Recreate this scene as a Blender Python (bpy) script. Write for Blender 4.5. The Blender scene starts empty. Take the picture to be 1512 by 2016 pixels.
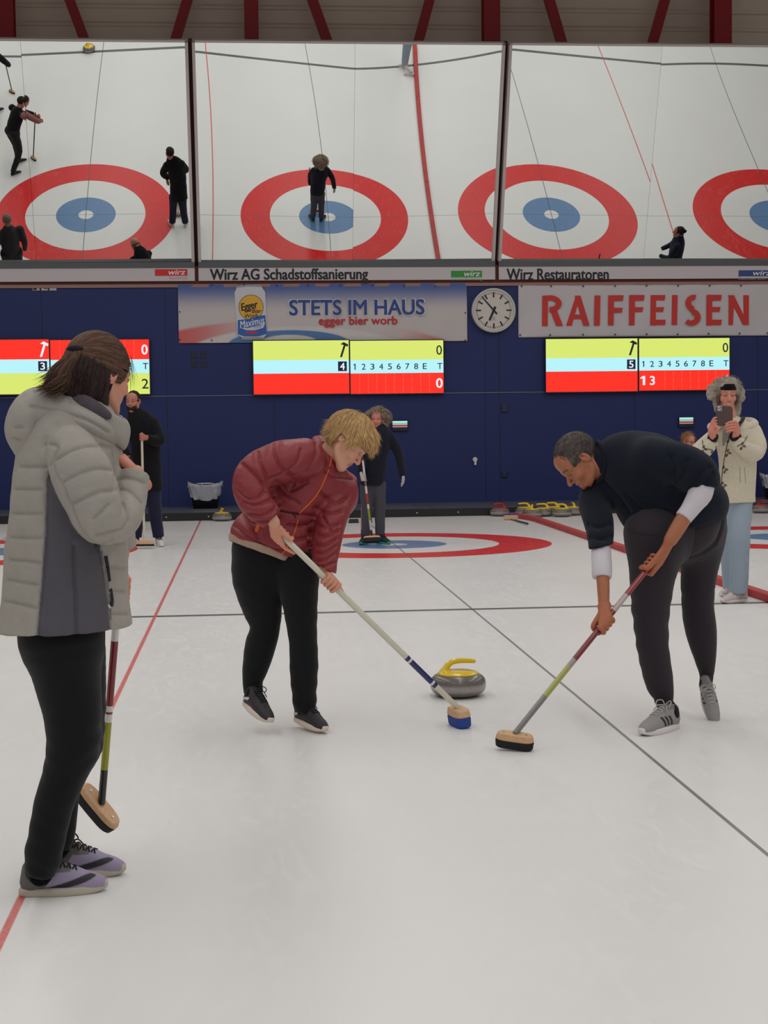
import bpy, math, random
import numpy as np
from mathutils import Vector, Matrix
from mathutils.bvhtree import BVHTree
random.seed(4)
RNG = np.random.default_rng(7)
SC = bpy.context.scene
COL = SC.collection

# ------------------------------------------------------------------ camera
FPX, CH, YAW, PIT, ROL, CX, CD = 3096.3, 1.4456, 0.085858, 0.058153, -0.012302, -1.6852, 18.2305
_cy, _sy, _cp, _sp = math.cos(YAW), math.sin(YAW), math.cos(PIT), math.sin(PIT)
_F = np.array([_sy*_cp, _cy*_cp, -_sp]); _R0 = np.array([_cy, -_sy, 0.0]); _U0 = np.cross(_R0, _F)
_R = math.cos(ROL)*_R0 + math.sin(ROL)*_U0
_U = -math.sin(ROL)*_R0 + math.cos(ROL)*_U0
_C = np.array([CX, -CD, CH])
cam_d = bpy.data.cameras.new('camera')
cam_d.sensor_fit = 'HORIZONTAL'; cam_d.sensor_width = 36; cam_d.lens = 36*FPX/1512
cam_d.clip_start = 0.05; cam_d.clip_end = 200
cam = bpy.data.objects.new('camera', cam_d); COL.objects.link(cam)
cam.matrix_world = Matrix(((_R[0], _U[0], -_F[0], _C[0]), (_R[1], _U[1], -_F[1], _C[1]), (_R[2], _U[2], -_F[2], _C[2]), (0, 0, 0, 1)))
SC.camera = cam

# ------------------------------------------------------------------ light
SC.view_settings.view_transform = 'Standard'; SC.view_settings.look = 'None'
SC.view_settings.gamma = 1; SC.view_settings.use_curve_mapping = False
SC.view_settings.exposure = -0.06
W = bpy.data.worlds.new('hall_air'); SC.world = W; W.use_nodes = True
W.node_tree.nodes['Background'].inputs[0].default_value = (0.96, 0.98, 1.0, 1)
W.node_tree.nodes['Background'].inputs[1].default_value = 0.42
def area(name, loc, sx, sy, power, col=(1.0, 0.985, 0.965)):
    d = bpy.data.lights.new(name, 'AREA'); d.shape = 'RECTANGLE'; d.size = sx; d.size_y = sy
    d.energy = power; d.color = col
    o = bpy.data.objects.new(name, d); COL.objects.link(o); o.location = loc
    return o
for lx in (-9.6, -4.8, 0.0, 4.8, 9.6):
    area('ceiling_lamp', (lx, -9.5, 7.7), 0.9, 25.0, 345)

# ------------------------------------------------------------------ maths helpers
def N(v):
    v = np.array(v, float); return v/np.linalg.norm(v)
def P(px, py, Y):
    d = _F + (px-756)/FPX*_R - (py-1008)/FPX*_U
    t = (Y-_C[1])/d[1]; return _C + t*d
def mpp(Y): return (Y+CD)/FPX*1.0
def proj(V):
    d = np.asarray(V, float)-_C; z = d@_F
    return 756+FPX*(d@_R)/z, 1008-FPX*(d@_U)/z
def rgb(r, g, b):
    f = lambda c: (c/255)/12.92 if c/255 <= 0.04045 else ((c/255+0.055)/1.055)**2.4
    return (f(r), f(g), f(b), 1.0)
def tag(o, label=None, cat=None, group=None, kind=None):
    if label: o['label'] = label
    if cat: o['category'] = cat
    if group: o['group'] = group
    if kind: o['kind'] = kind
    return o

# ------------------------------------------------------------------ materials
MATS = {}
def mat(name, color=(0.5, 0.5, 0.5, 1), rough=0.6, metal=0.0, bump=0.0, bscale=80.0, vc=False, emit=None, estr=1.0,
        sss=0.0, var=0.0, vscale=6.0, spec=0.5, coat=0.0, sheen=0.0, wood=False):
    if name in MATS: return MATS[name]
    m = bpy.data.materials.new(name); m.use_nodes = True; MATS[name] = m
    nt = m.node_tree; b = nt.nodes['Principled BSDF']
    b.inputs['Base Color'].default_value = color; b.inputs['Roughness'].default_value = rough
    b.inputs['Metallic'].default_value = metal; b.inputs['Specular IOR Level'].default_value = spec
    if coat: b.inputs['Coat Weight'].default_value = coat; b.inputs['Coat Roughness'].default_value = 0.1
    if sheen: b.inputs['Sheen Weight'].default_value = sheen
    if sss:
        b.inputs['Subsurface Weight'].default_value = sss; b.inputs['Subsurface Radius'].default_value = (1.0, 0.35, 0.2)
        b.inputs['Subsurface Scale'].default_value = 0.008
    src = None
    tc = nt.nodes.new('ShaderNodeTexCoord')
    if vc:
        a = nt.nodes.new('ShaderNodeAttribute'); a.attribute_name = 'col'; src = a.outputs['Color']
    if var or wood:
        n = nt.nodes.new('ShaderNodeTexNoise'); n.inputs['Scale'].default_value = vscale; n.inputs['Detail'].default_value = 5
        if wood:
            mp = nt.nodes.new('ShaderNodeMapping'); mp.inputs['Scale'].default_value = (3, 30, 30)
            nt.links.new(tc.outputs['Object'], mp.inputs[0]); nt.links.new(mp.outputs[0], n.inputs['Vector'])
        else:
            nt.links.new(tc.outputs['Object'], n.inputs['Vector'])
        r = nt.nodes.new('ShaderNodeMapRange'); r.inputs[1].default_value = 0.3; r.inputs[2].default_value = 0.7
        r.inputs[3].default_value = 1-var; r.inputs[4].default_value = 1+var
        nt.links.new(n.outputs[0], r.inputs[0])
        mx = nt.nodes.new('ShaderNodeMix'); mx.data_type = 'RGBA'; mx.blend_type = 'MULTIPLY'; mx.inputs[0].default_value = 1
        if src: nt.links.new(src, mx.inputs[6])
        else: mx.inputs[6].default_value = color
        nt.links.new(r.outputs[0], mx.inputs[7]); src = mx.outputs[2]
    if src: nt.links.new(src, b.inputs['Base Color'])
    if bump:
        n = nt.nodes.new('ShaderNodeTexNoise'); n.inputs['Scale'].default_value = bscale; n.inputs['Detail'].default_value = 4
        nt.links.new(tc.outputs['Object'], n.inputs['Vector'])
        bp = nt.nodes.new('ShaderNodeBump'); bp.inputs['Strength'].default_value = bump; bp.inputs['Distance'].default_value = 0.01
        nt.links.new(n.outputs[0], bp.inputs['Height']); nt.links.new(bp.outputs[0], b.inputs['Normal'])
    if emit:
        b.inputs['Emission Color'].default_value = emit; b.inputs['Emission Strength'].default_value = estr
    return m
def M_fabric(): return mat('woven_cloth', rough=0.85, vc=True, bump=0.25, bscale=260, sheen=0.1, spec=0.25)
def M_nylon(): return mat('quilted_nylon', rough=0.62, vc=True, bump=0.35, bscale=45, spec=0.3, var=0.04, vscale=25)
def M_knit(): return mat('soft_knit', rough=0.95, vc=True, bump=0.4, bscale=330, sheen=0.08, spec=0.15, var=0.08, vscale=40)
def M_fleece(): return mat('boiled_wool', rough=0.97, vc=True, bump=0.5, bscale=180, sheen=0.3, spec=0.1, var=0.05, vscale=60)
def M_skin(): return mat('skin', rough=0.5, vc=True, sss=0.15, bump=0.06, bscale=220, spec=0.35, var=0.05, vscale=28)
def M_hair(): return mat('hair', rough=0.62, vc=True, spec=0.2, var=0.12, vscale=50)
def M_shoe(): return mat('shoe_fabric', rough=0.6, vc=True, bump=0.2, bscale=300)

# ------------------------------------------------------------------ mesh building
def mk(name, V, Fc, m, parent=None, origin=None, vcol=None, smooth=True, midx=None):
    V = np.asarray(V, float)
    if parent is not None: off = np.array(parent['_o'])
    else: off = np.zeros(3)
    o3 = np.array(origin, float) if origin is not None else (off if parent is not None else V.mean(0))
    me = bpy.data.meshes.new(name)
    me.from_pydata((V-o3).tolist(), [], Fc.tolist() if isinstance(Fc, np.ndarray) else Fc)
    for x in (m if isinstance(m, (list, tuple)) else [m]): me.materials.append(x)
    if vcol is not None:
        c = np.asarray(vcol, np.float32)
        if c.ndim == 1: c = np.tile(c[:4], (len(V), 1))
        if c.shape[1] == 3: c = np.hstack([c, np.ones((len(c), 1), np.float32)])
        a = me.attributes.new('col', 'FLOAT_COLOR', 'POINT'); a.data.foreach_set('color', c.astype(np.float32).ravel())
    if midx is not None: me.polygons.foreach_set('material_index', np.asarray(midx, np.int32))
    if smooth: me.polygons.foreach_set('use_smooth', [True]*len(me.polygons))
    me.update()
    o = bpy.data.objects.new(name, me); COL.objects.link(o)
    o.location = o3-off; o['_o'] = o3.tolist()
    if parent is not None: o.parent = parent
    return o
def empty(name, loc):
    o = bpy.data.objects.new(name, None); COL.objects.link(o); o.location = loc; o['_o'] = list(map(float, loc)); o.empty_display_size = 0.05
    return o
def copy_tree(o, loc, rz=None, par=None):
    c = o.copy(); COL.objects.link(c)
    if par is None:
        c.location = loc
        if rz is not None: c.rotation_euler = (0, 0, rz)
        c['_o'] = list(map(float, loc))
    else: c.parent = par
    for ch in list(o.children): copy_tree(ch, None, None, c)
    return c
class MB:
    "collects simple solids into one mesh"
    def __init__(s): s.v = []; s.f = []; s.c = []
    def add(s, V, Fc, col=None):
        b = len(s.v); V = np.asarray(V, float); s.v += V.tolist(); s.f += [tuple(b+i for i in f) for f in Fc]
        s.c += [list(col) if col is not None else [1, 1, 1, 1]]*len(V); return s
    def box(s, x0, x1, y0, y1, z0, z1, col=None):
        V = [(x, y, z) for x in (x0, x1) for y in (y0, y1) for z in (z0, z1)]
        return s.add(V, [(0, 1, 3, 2), (4, 6, 7, 5), (0, 4, 5, 1), (2, 3, 7, 6), (0, 2, 6, 4), (1, 5, 7, 3)], col)
    def tube(s, pts, rad, n=10, col=None, closed=True):
        pts = [np.array(p, float) for p in pts]
        if not isinstance(rad, (list, tuple, np.ndarray)): rad = [rad]*len(pts)
        V = []; t0 = N(pts[1]-pts[0]); a = np.cross(t0, (0, 0, 1))
        if np.linalg.norm(a) < .1: a = np.cross(t0, (1, 0, 0))
        a = N(a)
        for i, p in enumerate(pts):
            t = N(pts[min(i+1, len(pts)-1)]-pts[max(i-1, 0)]); a = N(a-(a@t)*t); b = np.cross(t, a)
            for k in range(n):
                w = 2*math.pi*k/n; V.append(p+rad[i]*(math.cos(w)*a+math.sin(w)*b))
        Fc = [(i*n+k, i*n+(k+1) % n, (i+1)*n+(k+1) % n, (i+1)*n+k) for i in range(len(pts)-1) for k in range(n)]
        if closed: Fc += [tuple(range(n-1, -1, -1)), tuple(range((len(pts)-1)*n, len(pts)*n))]
        return s.add(V, Fc, col)
    def lathe(s, prof, c=(0, 0, 0), n=48, col=None):
        V = [(c[0]+r*math.cos(2*math.pi*k/n), c[1]+r*math.sin(2*math.pi*k/n), c[2]+z) for r, z in prof for k in range(n)]
        return s.add(V, [(i*n+k, i*n+(k+1) % n, (i+1)*n+(k+1) % n, (i+1)*n+k) for i in range(len(prof)-1) for k in range(n)], col)
    def prism(s, poly, y0, y1, col=None):
        "polygon in the XZ plane, extruded along Y"
        n = len(poly); V = [(x, y0, z) for x, z in poly]+[(x, y1, z) for x, z in poly]
        return s.add(V, [tuple(range(n-1, -1, -1)), tuple(range(n, 2*n))]+[(i, (i+1) % n, n+(i+1) % n, n+i) for i in range(n)], col)
    def xf(s, Mx, o):
        s.v = (np.asarray(s.v)@np.asarray(Mx).T+np.asarray(o)).tolist(); return s
    def build(s, name, m, parent=None, origin=None, smooth=False, vc=False):
        return mk(name, s.v, s.f, m, parent, origin, vcol=np.array(s.c) if vc else None, smooth=smooth)
def bevel(o, w=0.004, seg=2):
    b = o.modifiers.new('bevel', 'BEVEL'); b.width = w; b.segments = seg; b.limit_method = 'ANGLE'; return o

# ------------------------------------------------------------------ distance fields
def spl(pts, sub=4):
    A = np.array([list(p[0])+list(np.atleast_1d(p[1])) for p in pts], float)
    if len(A) < 3 or sub == 1: return A
    out = []; B = np.vstack([2*A[0]-A[1], A, 2*A[-1]-A[-2]])
    for i in range(1, len(B)-2):
        p0, p1, p2, p3 = B[i-1], B[i], B[i+1], B[i+2]
        for t in np.linspace(0, 1, sub, endpoint=False):
            out.append(0.5*(2*p1+(p2-p0)*t+(2*p0-5*p1+4*p2-p3)*t*t+(3*p1-p0-3*p2+p3)*t**3))
    out.append(A[-1]); return np.array(out)
class Limb:
    def __init__(s, pts, flat=None, cap0=False, cap1=False, sub=4, k=0.02, op='u'):
        A = spl(pts, sub); s.A = A; s.k = k; s.op = op; s.flat = (N(flat[0]), flat[1]) if flat else None; s.capd = []
        s.qmax = max(1, flat[1]) if flat else 1
        s.c0 = (A[0, :3], N(A[0, :3]-A[1, :3]), 3.2*A[0, 3]) if cap0 else None
        s.c1 = (A[-1, :3], N(A[-1, :3]-A[-2, :3]), 3.2*A[-1, 3]) if cap1 else None
        rr = A[:, 3:4]*s.qmax; s.lo = (A[:, :3]-rr).min(0); s.hi = (A[:, :3]+rr).max(0)
    def ev(s, ax, sl, m):
        X = ax[0][sl[0]]; Y = ax[1][sl[1]]; Z = ax[2][sl[2]]; T = np.full((len(X), len(Y), len(Z)), 1.0, np.float32)
        A = s.A
        for i in range(len(A)-1):
            a, b, ra, rb = A[i, :3], A[i+1, :3], A[i, 3], A[i+1, 3]; mr = max(ra, rb)*s.qmax+m
            lo = np.minimum(a, b)-mr; hi = np.maximum(a, b)+mr
            ii = [slice(np.searchsorted(v, lo[j]), np.searchsorted(v, hi[j])) for j, v in enumerate((X, Y, Z))]
            x = X[ii[0]][:, None, None]; y = Y[ii[1]][None, :, None]; z = Z[ii[2]][None, None, :]
            if not (x.size and y.size and z.size): continue
            ba = b-a; L = max(ba@ba, 1e-12)
            h = np.clip(((x-a[0])*ba[0]+(y-a[1])*ba[1]+(z-a[2])*ba[2])/L, 0, 1)
            dx = x-a[0]-h*ba[0]; dy = y-a[1]-h*ba[1]; dz = z-a[2]-h*ba[2]; d2 = dx*dx+dy*dy+dz*dz
            if s.flat:
                n, q = s.flat; dn = dx*n[0]+dy*n[1]+dz*n[2]; d2 = np.maximum(d2+dn*dn*(1/q**2-1), 0)
            d = np.sqrt(d2)-(ra+h*(rb-ra))
            for cp in (s.c0, s.c1):
                if cp is not None and min(np.linalg.norm(a-cp[0]), np.linalg.norm(b-cp[0])) < cp[2]:
                    d = np.maximum(d, (x-cp[0][0])*cp[1][0]+(y-cp[0][1])*cp[1][1]+(z-cp[0][2])*cp[1][2])
            np.minimum(T[tuple(ii)], d, out=T[tuple(ii)])
        return T
class Ell:
    def __init__(s, c, r, R=None, k=0.02, op='u'):
        s.c = np.array(c, float); s.r = np.array(r, float)*np.ones(3); s.R = np.eye(3) if R is None else np.array(R, float); s.k = k; s.op = op
        e = np.sqrt(((s.R*s.r)**2).sum(1)); s.lo = s.c-e; s.hi = s.c+e
    def ev(s, ax, sl, m):
        x = ax[0][sl[0]][:, None, None]-s.c[0]; y = ax[1][sl[1]][None, :, None]-s.c[1]; z = ax[2][sl[2]][None, None, :]-s.c[2]
        k0 = 0; k1 = 0
        for j in range(3):
            q = x*s.R[0, j]+y*s.R[1, j]+z*s.R[2, j]; k0 = k0+(q/s.r[j])**2; k1 = k1+(q/s.r[j]**2)**2
        k0 = np.sqrt(k0); return (k0*(k0-1)/np.maximum(np.sqrt(k1), 1e-6)).astype(np.float32)
class Box:
    def __init__(s, c, h, R=None, rd=0.005, k=0.01, op='u'):
        s.c = np.array(c, float); s.h = np.array(h, float); s.R = np.eye(3) if R is None else np.array(R, float); s.rd = rd; s.k = k; s.op = op
        e = (np.abs(s.R)*s.h).sum(1); s.lo = s.c-e; s.hi = s.c+e
    def ev(s, ax, sl, m):
        x = ax[0][sl[0]][:, None, None]-s.c[0]; y = ax[1][sl[1]][None, :, None]-s.c[1]; z = ax[2][sl[2]][None, None, :]-s.c[2]
        q = [np.abs(x*s.R[0, j]+y*s.R[1, j]+z*s.R[2, j])-s.h[j]+s.rd for j in range(3)]
        o = np.sqrt(sum(np.maximum(v, 0)**2 for v in q)); i = np.minimum(np.maximum(np.maximum(q[0], q[1]), q[2]), 0)
        return (o+i-s.rd).astype(np.float32)
class Half:
    "keeps the side the normal points away from"
    op = 'i'
    def __init__(s, p, n, k=0.0): s.p = np.array(p, float); s.n = N(n); s.k = k; s.lo = s.hi = None
    def ev(s, ax, sl, m):
        return ((ax[0][sl[0]][:, None, None]-s.p[0])*s.n[0]+(ax[1][sl[1]][None, :, None]-s.p[1])*s.n[1]+(ax[2][sl[2]][None, None, :]-s.p[2])*s.n[2]).astype(np.float32)
def field(prims, h):
    U = [p for p in prims if p.op == 'u']
    lo = np.min([p.lo for p in U], 0)-4*h; hi = np.max([p.hi for p in U], 0)+4*h
    n = np.ceil((hi-lo)/h).astype(int)+1; ax = [lo[j]+h*np.arange(n[j]) for j in range(3)]
    V = np.full(n, 1.0, np.float32)
    for p in prims:
        m = p.k+3*h
        if p.lo is None: sl = (slice(None),)*3
        else: sl = tuple(slice(max(0, int((p.lo[j]-m-lo[j])/h)), max(0, min(n[j], int((p.hi[j]+m-lo[j])/h)+2))) for j in range(3))
        if any(s_.stop is not None and s_.stop <= s_.start for s_ in sl): continue
        d = p.ev(ax, sl, m); v = V[sl]; k = p.k
        if p.op == 'u':
            if k > 0: hh = np.maximum(k-np.abs(v-d), 0)/k; r = np.minimum(v, d)-hh*hh*k*0.25
            else: r = np.minimum(v, d)
        else:
            if p.op == 's': d = -d
            if k > 0: hh = np.maximum(k-np.abs(v-d), 0)/k; r = np.maximum(v, d)+hh*hh*k*0.25
            else: r = np.maximum(v, d)
        V[sl] = r
    return V, lo
def nets(V, lo, h):
    S = V < 0; a = S[:-1, :-1, :-1]; al = a.copy(); an = a.copy()
    offs = [(i, j, k) for i in (0, 1) for j in (0, 1) for k in (0, 1)]; nx, ny, nz = V.shape
    for i, j, k in offs[1:]:
        b = S[i:nx-1+i, j:ny-1+j, k:nz-1+k]; al &= b; an |= b
    act = an & ~al; I = np.argwhere(act); idx = np.full(act.shape, -1, np.int64); idx[act] = np.arange(len(I))
    cv = np.stack([V[I[:, 0]+o[0], I[:, 1]+o[1], I[:, 2]+o[2]] for o in offs], 1).astype(np.float64)
    acc = np.zeros((len(I), 3)); cnt = np.zeros(len(I)); O = np.array(offs, float)
    for p in range(8):
        for q in range(p+1, 8):
            if np.abs(O[p]-O[q]).sum() != 1: continue
            m = (cv[:, p] < 0) != (cv[:, q] < 0); t = cv[m, p]/(cv[m, p]-cv[m, q])
            acc[m] += O[p]+t[:, None]*(O[q]-O[p]); cnt[m] += 1
    vv = lo+h*(I+acc/cnt[:, None]); fs = []
    for ax_ in range(3):
        s1 = [slice(None)]*3; s2 = [slice(None)]*3; s1[ax_] = slice(0, -1); s2[ax_] = slice(1, None)
        A = S[tuple(s1)]; B = S[tuple(s2)]; E = np.argwhere(A != B)
        u, w = [(1, 2), (2, 0), (0, 1)][ax_]
        E = E[(E[:, u] > 0) & (E[:, w] > 0) & (E[:, u] < V.shape[u]-1) & (E[:, w] < V.shape[w]-1)]
        ins = A[E[:, 0], E[:, 1], E[:, 2]]
        def g(du, dw):
            e = E.copy(); e[:, u] += du; e[:, w] += dw; return idx[e[:, 0], e[:, 1], e[:, 2]]
        Q = np.stack([g(-1, -1), g(0, -1), g(0, 0), g(-1, 0)], 1); Q[~ins] = Q[~ins][:, ::-1]; fs.append(Q)
    Fq = np.vstack(fs); return vv, Fq[(Fq >= 0).all(1)]
def normals(V, Fq):
    fn = np.cross(V[Fq[:, 2]]-V[Fq[:, 0]], V[Fq[:, 3]]-V[Fq[:, 1]]); n = np.zeros_like(V)
    for c in range(3):
        for j in range(4): n[:, c] += np.bincount(Fq[:, j], fn[:, c], len(V))
    return n/np.maximum(np.linalg.norm(n, axis=1, keepdims=True), 1e-12)
def relax(V, Fq, it=1, f=0.5):
    for _ in range(it):
        s = np.zeros_like(V); c = np.zeros(len(V))
        for a, b in ((0, 1), (1, 2), (2, 3), (3, 0)):
            for p, q in ((a, b), (b, a)):
                c += np.bincount(Fq[:, p], minlength=len(V))
                for k in range(3): s[:, k] += np.bincount(Fq[:, p], V[Fq[:, q], k], len(V))
        V = V+f*(s/np.maximum(c, 1)[:, None]-V)
    return V
def sculpt(prims, h, it=1):
    V, lo = field(prims, h); v, f = nets(V, lo, h)
    if it: v = relax(v, f, it)
    return v, f
def wav(V, s, seed=0):
    "smooth pseudo noise, -1..1"
    r = np.random.default_rng(seed); o = np.zeros(len(V))
    for i in range(6):
        d = r.normal(size=3); d = d/np.linalg.norm(d)*s*(0.6+0.9*r.random()); o += np.sin(V@d+6.28*r.random()+1.3*np.sin(V@np.roll(d, 1)*0.7))
    return o/3.2
def join(parts):
    Vs = []; Fs = []; Cs = []; b = 0
    for v, f, c in parts:
        v = np.asarray(v); Vs.append(v); Fs.append(np.asarray(f)+b); b += len(v)
        c = np.asarray(c, float)
        if c.ndim == 1: c = np.tile(c[:3], (len(v), 1))
        Cs.append(c[:, :3])
    return np.vstack(Vs), np.vstack(Fs), np.vstack(Cs)
# ---- drawing on a finished surface
def bvh(V, Fq): return BVHTree.FromPolygons(np.asarray(V).tolist(), Fq.tolist() if isinstance(Fq, np.ndarray) else Fq)
def hit(tree, px, py):
    d = N(_F + (px-756)/FPX*_R - (py-1008)/FPX*_U); r = tree.ray_cast(Vector(_C), Vector(d))
    return (np.array(r[0]), np.array(r[1])) if r[0] is not None else (None, None)
def dens(poly, step):
    out = []
    for (a, b) in zip(poly[:-1], poly[1:]):
        n = max(1, int(math.hypot(b[0]-a[0], b[1]-a[1])/step))
        out += [(a[0]+(b[0]-a[0])*t/n, a[1]+(b[1]-a[1])*t/n) for t in range(n)]
    return out+[poly[-1]]
def smooth_px(poly, sub=5):
    if len(poly) < 3: return poly
    A = spl([((x, y, 0), 0) for x, y in poly], sub); return [(a[0], a[1]) for a in A]
def trace(tree, poly, step=2.0, lift=0.001):
    o = []
    for x, y in dens(smooth_px(poly), step):
        h_, n_ = hit(tree, x, y)
        if h_ is not None: o.append(h_+n_*lift)
    return o
def grooves(V, Nn, tree, seams, w, depth):
    "presses stitched seams into the surface, padding stays puffed"
    dmin = np.full(len(V), 9.0)
    for s_ in seams:
        T = trace(tree, s_, 2.0, 0)
        if len(T) < 2: continue
        T = np.array(T); lo = T.min(0)-4*w; hi = T.max(0)+4*w; m = np.where(((V > lo) & (V < hi)).all(1))[0]
        for c0 in range(0, len(m), 20000):
            mm = m[c0:c0+20000]; d = np.sqrt(((V[mm][:, None, :]-T[None])**2).sum(2)).min(1); dmin[mm] = np.minimum(dmin[mm], d)
    return V-Nn*(depth*np.exp(-(dmin/w)**2)+0.45*depth*np.exp(-(dmin/(3.2*w))**2))[:, None], dmin
def soft_poly(x, y, poly, w=1.6):
    "1 inside, 0 outside, with an edge w pixels soft"
    d = np.full(len(x), 1e9); n = len(poly)
    for i in range(n):
        x0, y0 = poly[i-1]; dx, dy = poly[i][0]-x0, poly[i][1]-y0; L = max(dx*dx+dy*dy, 1e-9); t = np.clip(((x-x0)*dx+(y-y0)*dy)/L, 0, 1)
        d = np.minimum(d, np.hypot(x-x0-t*dx, y-y0-t*dy))
    d = np.where(inpoly(x, y, poly), d, -d); return np.clip(d/(2*w)+.5, 0, 1)
def inpoly(x, y, poly):
    c = np.zeros(len(x), bool); n = len(poly)
    for i in range(n):
        x0, y0 = poly[i]; x1, y1 = poly[i-1]
        if y0 == y1: continue
        c ^= ((y0 > y) != (y1 > y)) & (x < (x1-x0)*(y-y0)/(y1-y0)+x0)
    return c
def cord(name, tree, polys, r, m, parent, n=6, lift=0.001, step=2.0, col=None):
    b = MB()
    for p in polys:
        T = trace(tree, p, step, lift)
        if len(T) > 1: b.tube(T, r, n)
    if not b.v: return None
    return b.build(name, m, parent, smooth=True)
def patch(name, tree, polys, m, parent, lift=0.0015, step=1.5, col=None):
    "flat cloth shapes laid on a surface"
    vs = []; fs = []
    for poly in polys:
        P_ = np.array(poly, float); x0, y0 = P_.min(0); x1, y1 = P_.max(0); nx = int((x1-x0)/step)+2; ny = int((y1-y0)/step)+2
        gx, gy = np.meshgrid(np.linspace(x0, x1, nx), np.linspace(y0, y1, ny), indexing='ij'); ids = {}
        for i in range(nx-1):
            for j in range(ny-1):
                cx = (gx[i, j]+gx[i+1, j+1])/2; cy = (gy[i, j]+gy[i+1, j+1])/2
                if not inpoly(np.array([cx]), np.array([cy]), poly)[0]: continue
                q = []
                for (a, b_) in ((i, j), (i, j+1), (i+1, j+1), (i+1, j)):
                    if (a, b_) not in ids:
                        h_, n_ = hit(tree, gx[a, b_], gy[a, b_])
                        ids[(a, b_)] = None if h_ is None else len(vs)
                        if h_ is not None: vs.append(h_+n_*lift)
                    q.append(ids[(a, b_)])
                if None not in q:
                    pp = [vs[k] for k in q]
                    if max(np.linalg.norm(pp[0]-pp[2]), np.linalg.norm(pp[1]-pp[3])) < 0.05: fs.append(tuple(q))
    if not fs: return None
    return mk(name, vs, fs, m, parent)
# ------------------------------------------------------------------ lettering
def text_mesh(body, bold=0.0, shear=0.0):
    cu = bpy.data.curves.new('lettering', 'FONT'); cu.body = body; cu.size = 1; cu.offset = bold; cu.shear = shear; cu.resolution_u = 4
    o = bpy.data.objects.new('lettering', cu); COL.objects.link(o)
    dg = bpy.context.evaluated_depsgraph_get(); me = bpy.data.meshes.new_from_object(o.evaluated_get(dg))
    V = np.array([v.co[:] for v in me.vertices]); Fc = [tuple(p.vertices) for p in me.polygons]
    bpy.data.objects.remove(o); bpy.data.curves.remove(cu); bpy.data.meshes.remove(me); return V, Fc
def text_fit(name, body, x0, x1, z0, z1, Y, m, parent, bold=0.0, shear=0.0, rot=0.0, th=0.002):
    V, Fc = text_mesh(body, 0.0, shear); lo = V.min(0); hi = V.max(0)
    U = np.zeros((len(V), 3)); U[:, 0] = x0+(V[:, 0]-lo[0])/(hi[0]-lo[0])*(x1-x0); U[:, 2] = z0+(V[:, 1]-lo[1])/(hi[1]-lo[1])*(z1-z0)
    dz_ = 0.0
    if body == '1':   # the figure one gets its flag
        ww = x1-x0; hh_ = z1-z0; n0 = len(U); U = np.vstack([U, [(x0, 0, z1), (x0, 0, z1-hh_*.17), (x0-ww*1.1, 0, z1-hh_*.30), (x0-ww*1.1, 0, z1-hh_*.16)]]); Fc = list(Fc)+[(n0, n0+3, n0+2, n0+1)]
    if rot:
        c = np.array([(x0+x1)/2, (z0+z1)/2]); a, b = U[:, 0]-c[0], U[:, 2]-c[1]
        U[:, 0] = c[0]+a*math.cos(rot)-b*math.sin(rot); U[:, 2] = c[1]+a*math.sin(rot)+b*math.cos(rot)
    U[:, 1] = Y
    if bold:
        s_ = bold*(z1-z0)*0.9; A_ = []; F2 = []
        for i, (a, b) in enumerate(((0, 0), (-1, 0), (1, 0), (0, -.7), (0, .7), (-.7, -.6), (.7, .6), (.7, -.6), (-.7, .6))):
            F2 += [tuple(v+i*len(U) for v in f) for f in Fc]; A_.append(U+np.array([a*s_, -0.00025*i, b*s_]))
        U = np.vstack(A_); Fc = F2
    return mk(name, U, Fc, m, parent, smooth=False)
def wr(x0, y0, x1, y1, Y):
    "a rectangle on a wall: left, right, bottom, top in metres"
    a = P(x0, (y0+y1)/2, Y); b = P(x1, (y0+y1)/2, Y); c = P((x0+x1)/2, y0, Y); d = P((x0+x1)/2, y1, Y)
    return a[0], b[0], d[2], c[2]
def text_px(name, body, px, Y, m, parent, **k):
    x0, x1, z0, z1 = wr(*px, Y); return text_fit(name, body, x0, x1, z0, z1, Y, m, parent, **k)
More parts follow.
